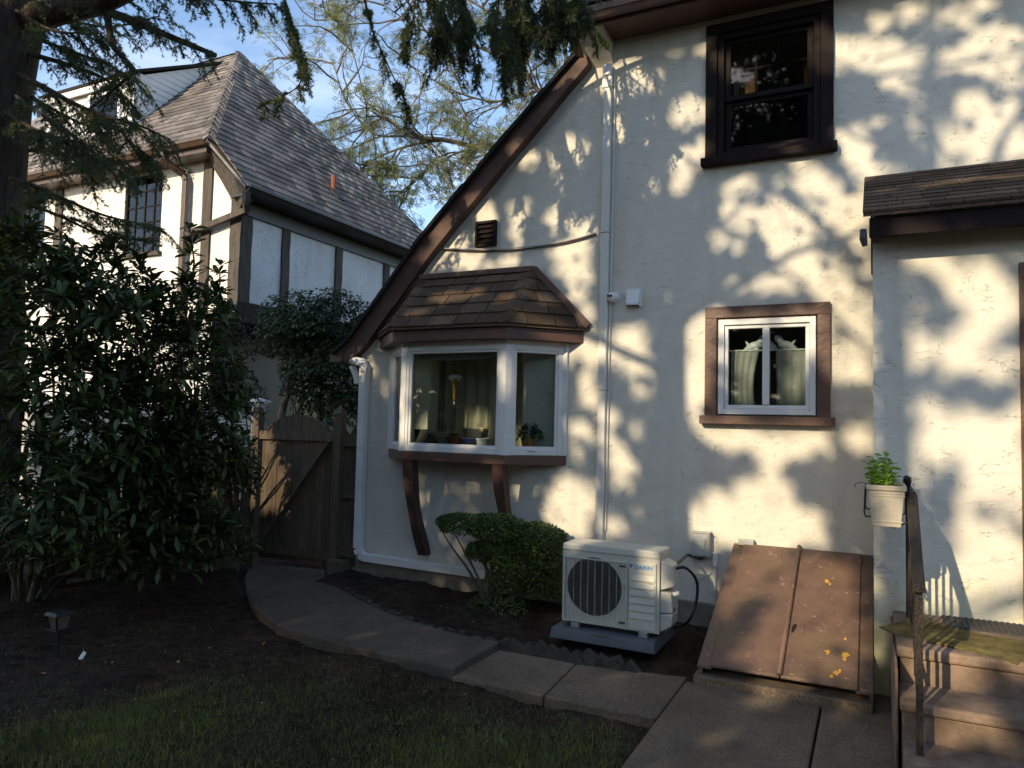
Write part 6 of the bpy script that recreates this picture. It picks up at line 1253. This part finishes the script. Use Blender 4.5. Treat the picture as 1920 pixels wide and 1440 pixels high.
# far tree belt added out of view behind and to the right, to darken window reflections
fb = thing('added_tree_belt', 'unseen distant belt of dark trees, added behind the viewpoint to darken window reflections', 'trees', (0, -26, 0)); g = np.random.default_rng(99); n = 15000
th = g.uniform(-1.75, .75, n); rad = g.uniform(26, 31, n); P = np.stack([rad*np.sin(-th)*1.1, -6+rad*-np.cos(th), g.uniform(0, 1, n)**.8*(8.0+1.5*np.sin(th*7))], 1)
o = tiled('foliage', SPR_V, SPR_F, frames(g.normal(0, 1, (n, 3)), g.uniform(0, 6.28, n), g.uniform(.5, 1.1, n)), P, M['shade'], fb, 'stuff'); tag(fb, kind='stuff')

# ================================================================== lawn, litter, edging, small garden things
BL_V = [(-.035, 0, 0), (.035, 0, 0), (.022, .55, .10), (-.022, .55, .10), (0, 1, .34)]; BL_F3 = [(0, 1, 2), (0, 2, 3), (3, 2, 4)]
def blades(name, m, label, n, seed, dens, hmin, hmax):
    g = np.random.default_rng(seed); X = g.uniform(-6.2, -1.16, n); Y = g.uniform(-5.0, -2.1, n); k = dens(X, Y); s_ = g.random(n) < k; X, Y = X[s_], Y[s_]; n = len(X)
    D = np.stack([g.normal(0, .45, n), g.normal(0, .45, n), np.ones(n)], 1); Z = np.array([bed(x, y) for x, y in zip(X, Y)])-.006
    o = tiled(name, BL_V, BL_F3, frames(D, g.uniform(0, 6.28, n), g.uniform(hmin, hmax, n)), np.stack([X, Y, Z], 1), m); return tag(o, label, 'grass', kind='stuff')
def edge_fn(X, Y): return np.interp(X, [-6.2, -4.3, -3.87, -3.2, -2.5, -1.2], [-5.1, -4.0, -3.0, -2.68, -2.42, -2.30])+.09*np.sin(X*3.1)+.05*np.sin(X*7.7+1)
def on_lawn(X, Y): return (Y < np.where(X > -2.6, -2.23, -2.24-.0*X)) 
lawn_d = lambda X, Y: np.where(on_lawn(X, Y), np.clip((edge_fn(X, Y)-Y)/.8, .0, 1)*(.55+.45*np.sin(2.3*X+1.3*Y)*np.sin(3.1*Y-X)), 0)
thin_d = lambda X, Y: np.where(on_lawn(X, Y), np.clip(1-np.abs(edge_fn(X, Y)+.15-Y)/.55, 0, 1)*.5+.06, 0)
blades('lawn_grass', M['grass'], 'short green lawn grass along the lower edge', 220000, 1, lawn_d, .028, .062)
blades('thin_grass', M['drygrass'], 'thin dry grass where the lawn meets bare soil', 60000, 2, thin_d, .02, .055)
# pale chips and bits of mulch over the soil
g = np.random.default_rng(12); n = 4200; X = g.uniform(-7.5, -1.2, n); Y = g.uniform(-4.6, .0, n)
def off_path(x, y):
    lo_ = np.interp(x, [p[0] for p in outer_p], [p[1] for p in outer_p]); hi_ = np.interp(x, [p[0] for p in inner_p], [p[1] for p in inner_p]); return (y < lo_-.03) | (y > hi_+.03)
s_ = off_path(X, Y) & ~((X > -2.62) & (Y < -1.35) & (Y > -2.25)) & ~((X > -2.4) & (Y > -1.1)); X, Y = X[s_], Y[s_]; n = len(X); Z = np.array([bed(x, y) for x, y in zip(X, Y)])+.004
tag(tiled('mulch_chips', [(-.5, -.5, 0), (.5, -.4, .1), (.4, .5, 0), (-.4, .4, .15), (0, 0, .45)], [(0, 1, 4), (1, 2, 4), (2, 3, 4), (3, 0, 4)], frames(np.stack([g.normal(size=n), g.normal(size=n), g.normal(0, .2, n)], 1), None, g.uniform(.005, .018, n)), np.stack([X, Y, Z], 1), M['mulch']), 'dark mulch chips strewn over the soil', 'mulch', kind='stuff')
k = 170; s_ = g.choice(n, k, False); tag(tiled('pale_chips', [(-.5, -.5, 0), (.5, -.4, .1), (.4, .5, 0), (-.4, .4, .15), (0, 0, .45)], [(0, 1, 4), (1, 2, 4), (2, 3, 4), (3, 0, 4)], frames(np.stack([g.normal(size=k), g.normal(size=k), g.normal(0, .2, k)], 1), None, g.uniform(.004, .012, k)), np.stack([X[s_], Y[s_], Z[s_]+.004], 1), M['pebble']), 'tiny pale stone chips on the dark soil', 'chips', kind='stuff')
lm_ = bpy.data.meshes.new('fallen_leaf'); lm_.from_pydata([(x*.5, y, z+.02) for x, y, z in LEAF_V], [], LEAF_F); lm_.materials.append(M['leafdry'])
for (px_, py_, sz, lb) in ((88, 1270, .07, 'curled orange leaf on the soil below the garden lamp'), (211, 1257, .045, 'small orange leaf on the soil right of the plant tag'), (333, 1256, .06, 'brown leaf lying on the soil where the lawn begins'), (398, 1222, .05, 'dull leaf on the bare soil left of the path'), (497, 1216, .05, 'faded leaf beside the outer edge of the path'), (412, 1362, .04, 'pale scrap of leaf on the lawn'), (1425, 1296, .03, 'dark leaf on the paving below the cellar hatch')):
    p = onZ(px_, py_, -.055); o = inst('fallen_leaf', lm_, None, (p[0], p[1], (bed(p[0], p[1])+.012) if px_ < 1000 else .006), (rq.uniform(-.2, .2), rq.uniform(-.2, .2), rq.uniform(0, 6)), (sz,)*3); tag(o, lb, 'leaf', 'fallen leaves')
# sawtooth brick edging in front of the heat pump, rough edging stones along the bend of the path
ed = thing('brick_edging', 'sawtooth row of tilted bricks edging the bed before the heat pump', 'edging', (-2.05, -1.43, 0))
bk = MB().box(-.062, .062, -.04, .04, -.062, .062).mesh('brick'); bk.materials.append(M['edging'])
for k in range(11):
    x = -2.55+k*.098; inst('brick', bk, ed, (x+rq.uniform(-.012, .012), -1.425+rq.uniform(-.02, .02), -.006+rq.uniform(-.016, .012)), (rq.uniform(-.2, .2), pi/4+rq.uniform(-.28, .28), rq.uniform(-.2, .2)), (rq.uniform(.9, 1.05),)*3)
es = thing('stone_edging', 'row of dark rough stones along the inner bend of the path', 'edging', (-4.0, -1.0, 0)); sms = []
for k in range(4):
    mb = MB(); r_ = random.Random(k); n_ = 7
    vs = [(.07*cos(2*pi*i/n_)*r_.uniform(.8, 1.2), .05*sin(2*pi*i/n_)*r_.uniform(.8, 1.2), -.06) for i in range(n_)]; vt = [(x*.7+r_.uniform(-.008, .008), y*.7, r_.uniform(.035, .06)) for x, y, z in vs]
    mb.add(vs+vt+[(0, 0, .066)], [(i, (i+1) % n_, n_+(i+1) % n_, n_+i) for i in range(n_)]+[(n_+i, n_+(i+1) % n_, 2*n_) for i in range(n_)]); m_ = mb.mesh('stone'); m_.materials.append(M['edging']); sms.append(m_)
ip = [Vector((x, y, 0)) for x, y in inner_p]; tot = 0
for a, b in zip(ip[1:-1], ip[2:]):
    L_ = (b-a).length; c = 0
    while c < L_: p = a.lerp(b, c/L_)+Vector((.02, .075, 0)); inst('stone', rq.choice(sms), es, (p.x, p.y, .0), (rq.uniform(-.2, .2), rq.uniform(-.2, .2), rq.uniform(0, 6)), (1, 1, rq.uniform(.4, .9))); c += .125
# solar path lamp
lp0_ = onZ(107, 1240, -.07); sl = thing('garden_lamp', 'small black solar lantern on a stake in the soil', 'lamp', tuple(lp0_)); X_, Y_ = lp0_[0], lp0_[1]
MB().tube([(X_, Y_, -.1), (X_, Y_, .16)], .009, 8).build('stake', M['black'], sl); hz0 = .165; MB().box(X_-.055, X_+.055, Y_-.055, Y_+.055, hz0-.012, hz0).build('base_plate', M['black'], sl, bevel=.003)
a_, b_ = taper(X_-.055, X_+.055, Y_-.055, Y_+.055, hz0+.002, hz0+.095, .014); MB().hexa(a_, b_).build('lens', M['lampglass'], sl)
for sx in (-1, 1):
    for sy in (-1, 1): MB().bar((X_+sx*.042, Y_+sy*.042, hz0), (X_+sx*.058, Y_+sy*.058, hz0+.097), .012, .012).build('strut', M['black'], sl)
a_, b_ = taper(X_-.075, X_+.075, Y_-.075, Y_+.075, hz0+.122, hz0+.098, .018); MB().hexa(a_, b_).build('cap', M['black'], sl, bevel=.003)
pt = onZ(156, 1240, -.06); tg = thing('plant_tag', 'small white printed plant tag on a wire near the lantern', 'tag', tuple(pt)); MB().tube([(pt[0]-.02, pt[1], -.08), (pt[0]-.01, pt[1], .0), (pt[0], pt[1], .03)], .002, 5).build('wire', M['steel'], tg)
MB().hexa([(pt[0]-.03, pt[1]-.02, -.045), (pt[0]+.02, pt[1]-.03, -.05), (pt[0]+.035, pt[1]-.005, .005), (pt[0]-.015, pt[1]+.005, .01)], [(pt[0]-.03, pt[1]-.018, -.043), (pt[0]+.02, pt[1]-.028, -.048), (pt[0]+.035, pt[1]-.003, .007), (pt[0]-.015, pt[1]+.007, .012)]).build('card', M['paper'], tg)
o = MB().tube([tuple(onZ(338, 1302, -.03)), tuple(onZ(341, 1294, -.03))], .006, 6).build('white_stick', M['paper'], None); tag(o, 'short white stick lying on the lawn edge', 'stick')

# ================================================================== things on the bay window's inner sill
def pot(name, label, cat, x, y, z, r0, r1, h, m, extra=None):
    t_ = thing(name, label, cat, (x, y, z), 'pots on the bay window sill'); MB().lathe([(r0*.9, 0), (r0, .002), (r1, h*.86), (r1*1.10, h*.86), (r1*1.10, h), (r1*.98, h), (r1*.9, h*.8), (.001, h*.8)], (x, y, z), 20).build('pot', m, t_, smooth=False); return t_
BZ = 1.443
pt_ = pot('flower_pot', 'terracotta flower pot on the bay window sill', 'pot', -3.72, -.30, BZ, .055, .075, .14, M['terracotta'])
for k in range(5): MB().tube([(-3.72, -.30, BZ+.11), (-3.72+.05*cos(k*1.3), -.30+.04*sin(k*1.3), BZ+.17)], [.006, .012], 6).build('succulent_leaf', M['holly'], pt_)
pot('patterned_pot', 'white and blue patterned pot on the bay window sill', 'pot', -3.40, -.28, BZ, .052, .075, .13, M['ceramic'])
for k in range(16):
    pass
o = MB().hexa([(-3.60, -.33, BZ), (-3.47, -.33, BZ), (-3.47, -.20, BZ), (-3.60, -.20, BZ)], [(-3.63, -.35, BZ+.13), (-3.45, -.35, BZ+.13), (-3.45, -.18, BZ+.13), (-3.63, -.18, BZ+.13)]).build('navy_box', M['bluepot'], None, bevel=.006); tag(o, 'navy square planter between the two pots in the bay', 'planter')
o = MB().hexa([(-3.68, -.14, BZ), (-3.52, -.14, BZ), (-3.52, -.02, BZ), (-3.68, -.02, BZ)], [(-3.71, -.16, BZ+.22), (-3.49, -.16, BZ+.22), (-3.49, 0, BZ+.22), (-3.71, 0, BZ+.22)]).build('dark_planter', M['dgrey'], None, bevel=.006); tag(o, 'dark rectangular planter behind the navy one in the bay', 'planter')
o = MB().lathe([(.06, 0), (.065, .003), (.16, .17), (.17, .18), (.15, .175), (.06, .02), (.001, .02)], (-3.98, -.14, BZ), 24).build('grey_bowl', M['grey'], None, smooth=True); tag(o, 'wide grey bowl at the left of the bay window sill', 'bowl')
o = MB().hexa([(-4.12, -.38, BZ), (-3.80, -.36, BZ), (-3.80, -.34, BZ), (-4.12, -.36, BZ)], [(-4.20, -.30, BZ+.20), (-4.05, -.28, BZ+.20), (-4.05, -.26, BZ+.20), (-4.20, -.28, BZ+.20)]).build('slate_board', M['black'], None); tag(o, 'dark leaning board in the left corner of the bay', 'board')
ch = thing('plant_cage', 'little black wire chair ornament standing in the grey bowl', 'ornament', (-3.99, -.12, BZ+.17))
for dx, dy in ((-.04, -.03), (.04, -.03), (-.04, .03), (.04, .03)): MB().tube([(-3.99+dx, -.12+dy, BZ+.17), (-3.99+dx*.7, -.12+dy, BZ+(.40 if dy > 0 else .29))], .004, 5).build('wire', M['black'], ch)
for z in (.29, .335, .38): MB().tube([(-4.025, -.09, BZ+z), (-3.955, -.09, BZ+z)], .004, 5).build('wire', M['black'], ch)
hg = thing('hanging_ornament', 'amber glass ornament hanging behind the big bay pane', 'ornament', (-3.78, -.22, 1.95)); MB().tube([(-3.78, -.22, 2.46), (-3.78, -.22, 2.18)], .0025, 5).build('cord', M['black'], hg)
MB().lathe([(.002, 1.93), (.012, 1.95), (.018, 2.05), (.026, 2.14), (.018, 2.18), (.002, 2.19)], (-3.78, -.22, 0), 12).build('drop', M['honey'], hg, smooth=True); MB().lathe([(.001, 1.895), (.012, 1.905), (.010, 1.925), (.001, 1.93)], (-3.78, -.22, 0), 10).build('tip', M['ceramic'], hg, smooth=True)
MB().lathe([(.001, 2.12), (.06, 2.15), (.075, 2.175), (.05, 2.20), (.001, 2.21)], (-3.80, -.18, 0), 14).build('flower_top', M['ceramic'], hg, smooth=True)
lg = thing('wire_stand', 'thin wire lamp stand rising behind the pots in the bay', 'stand', (-3.80, -.16, BZ)); MB().tube([(-3.86, -.10, BZ), (-3.86, -.10, 1.86), (-3.76, -.10, 1.86)], .005, 6).build('rod', M['black'], lg); MB().tube([(-3.70, -.10, BZ), (-3.68, -.10, 1.84)], .005, 6).build('rod', M['black'], lg)
pr_ = thing('sill_plants', 'small potted plants behind the right angled bay pane', 'plants', (-2.95, -.12, BZ)); MB().lathe([(.09, 0), (.12, .01), (.13, .03), (.001, .03)], (-2.98, -.16, BZ), 20).build('tray', M['ceramic'], pr_); MB().lathe([(.05, .03), (.07, .13), (.075, .15), (.001, .14)], (-2.98, -.16, BZ), 16).build('basket', M['honey'], pr_); MB().lathe([(.05, .16), (.065, .26), (.068, .28), (.001, .26)], (-2.97, -.12, BZ), 16).build('pot', M['grey'], pr_)
P, D = ell_points(60, (-2.97, -.14, BZ+.18), (.12, .10, .08), .3, 3); T, dirs, S = whorls(P, D, 4, .8, .045, 3); tiled('leaves', np.array(LEAF_V), LEAF_F, frames(dirs, None, S), T, M['holly'], pr_, 'stuff')
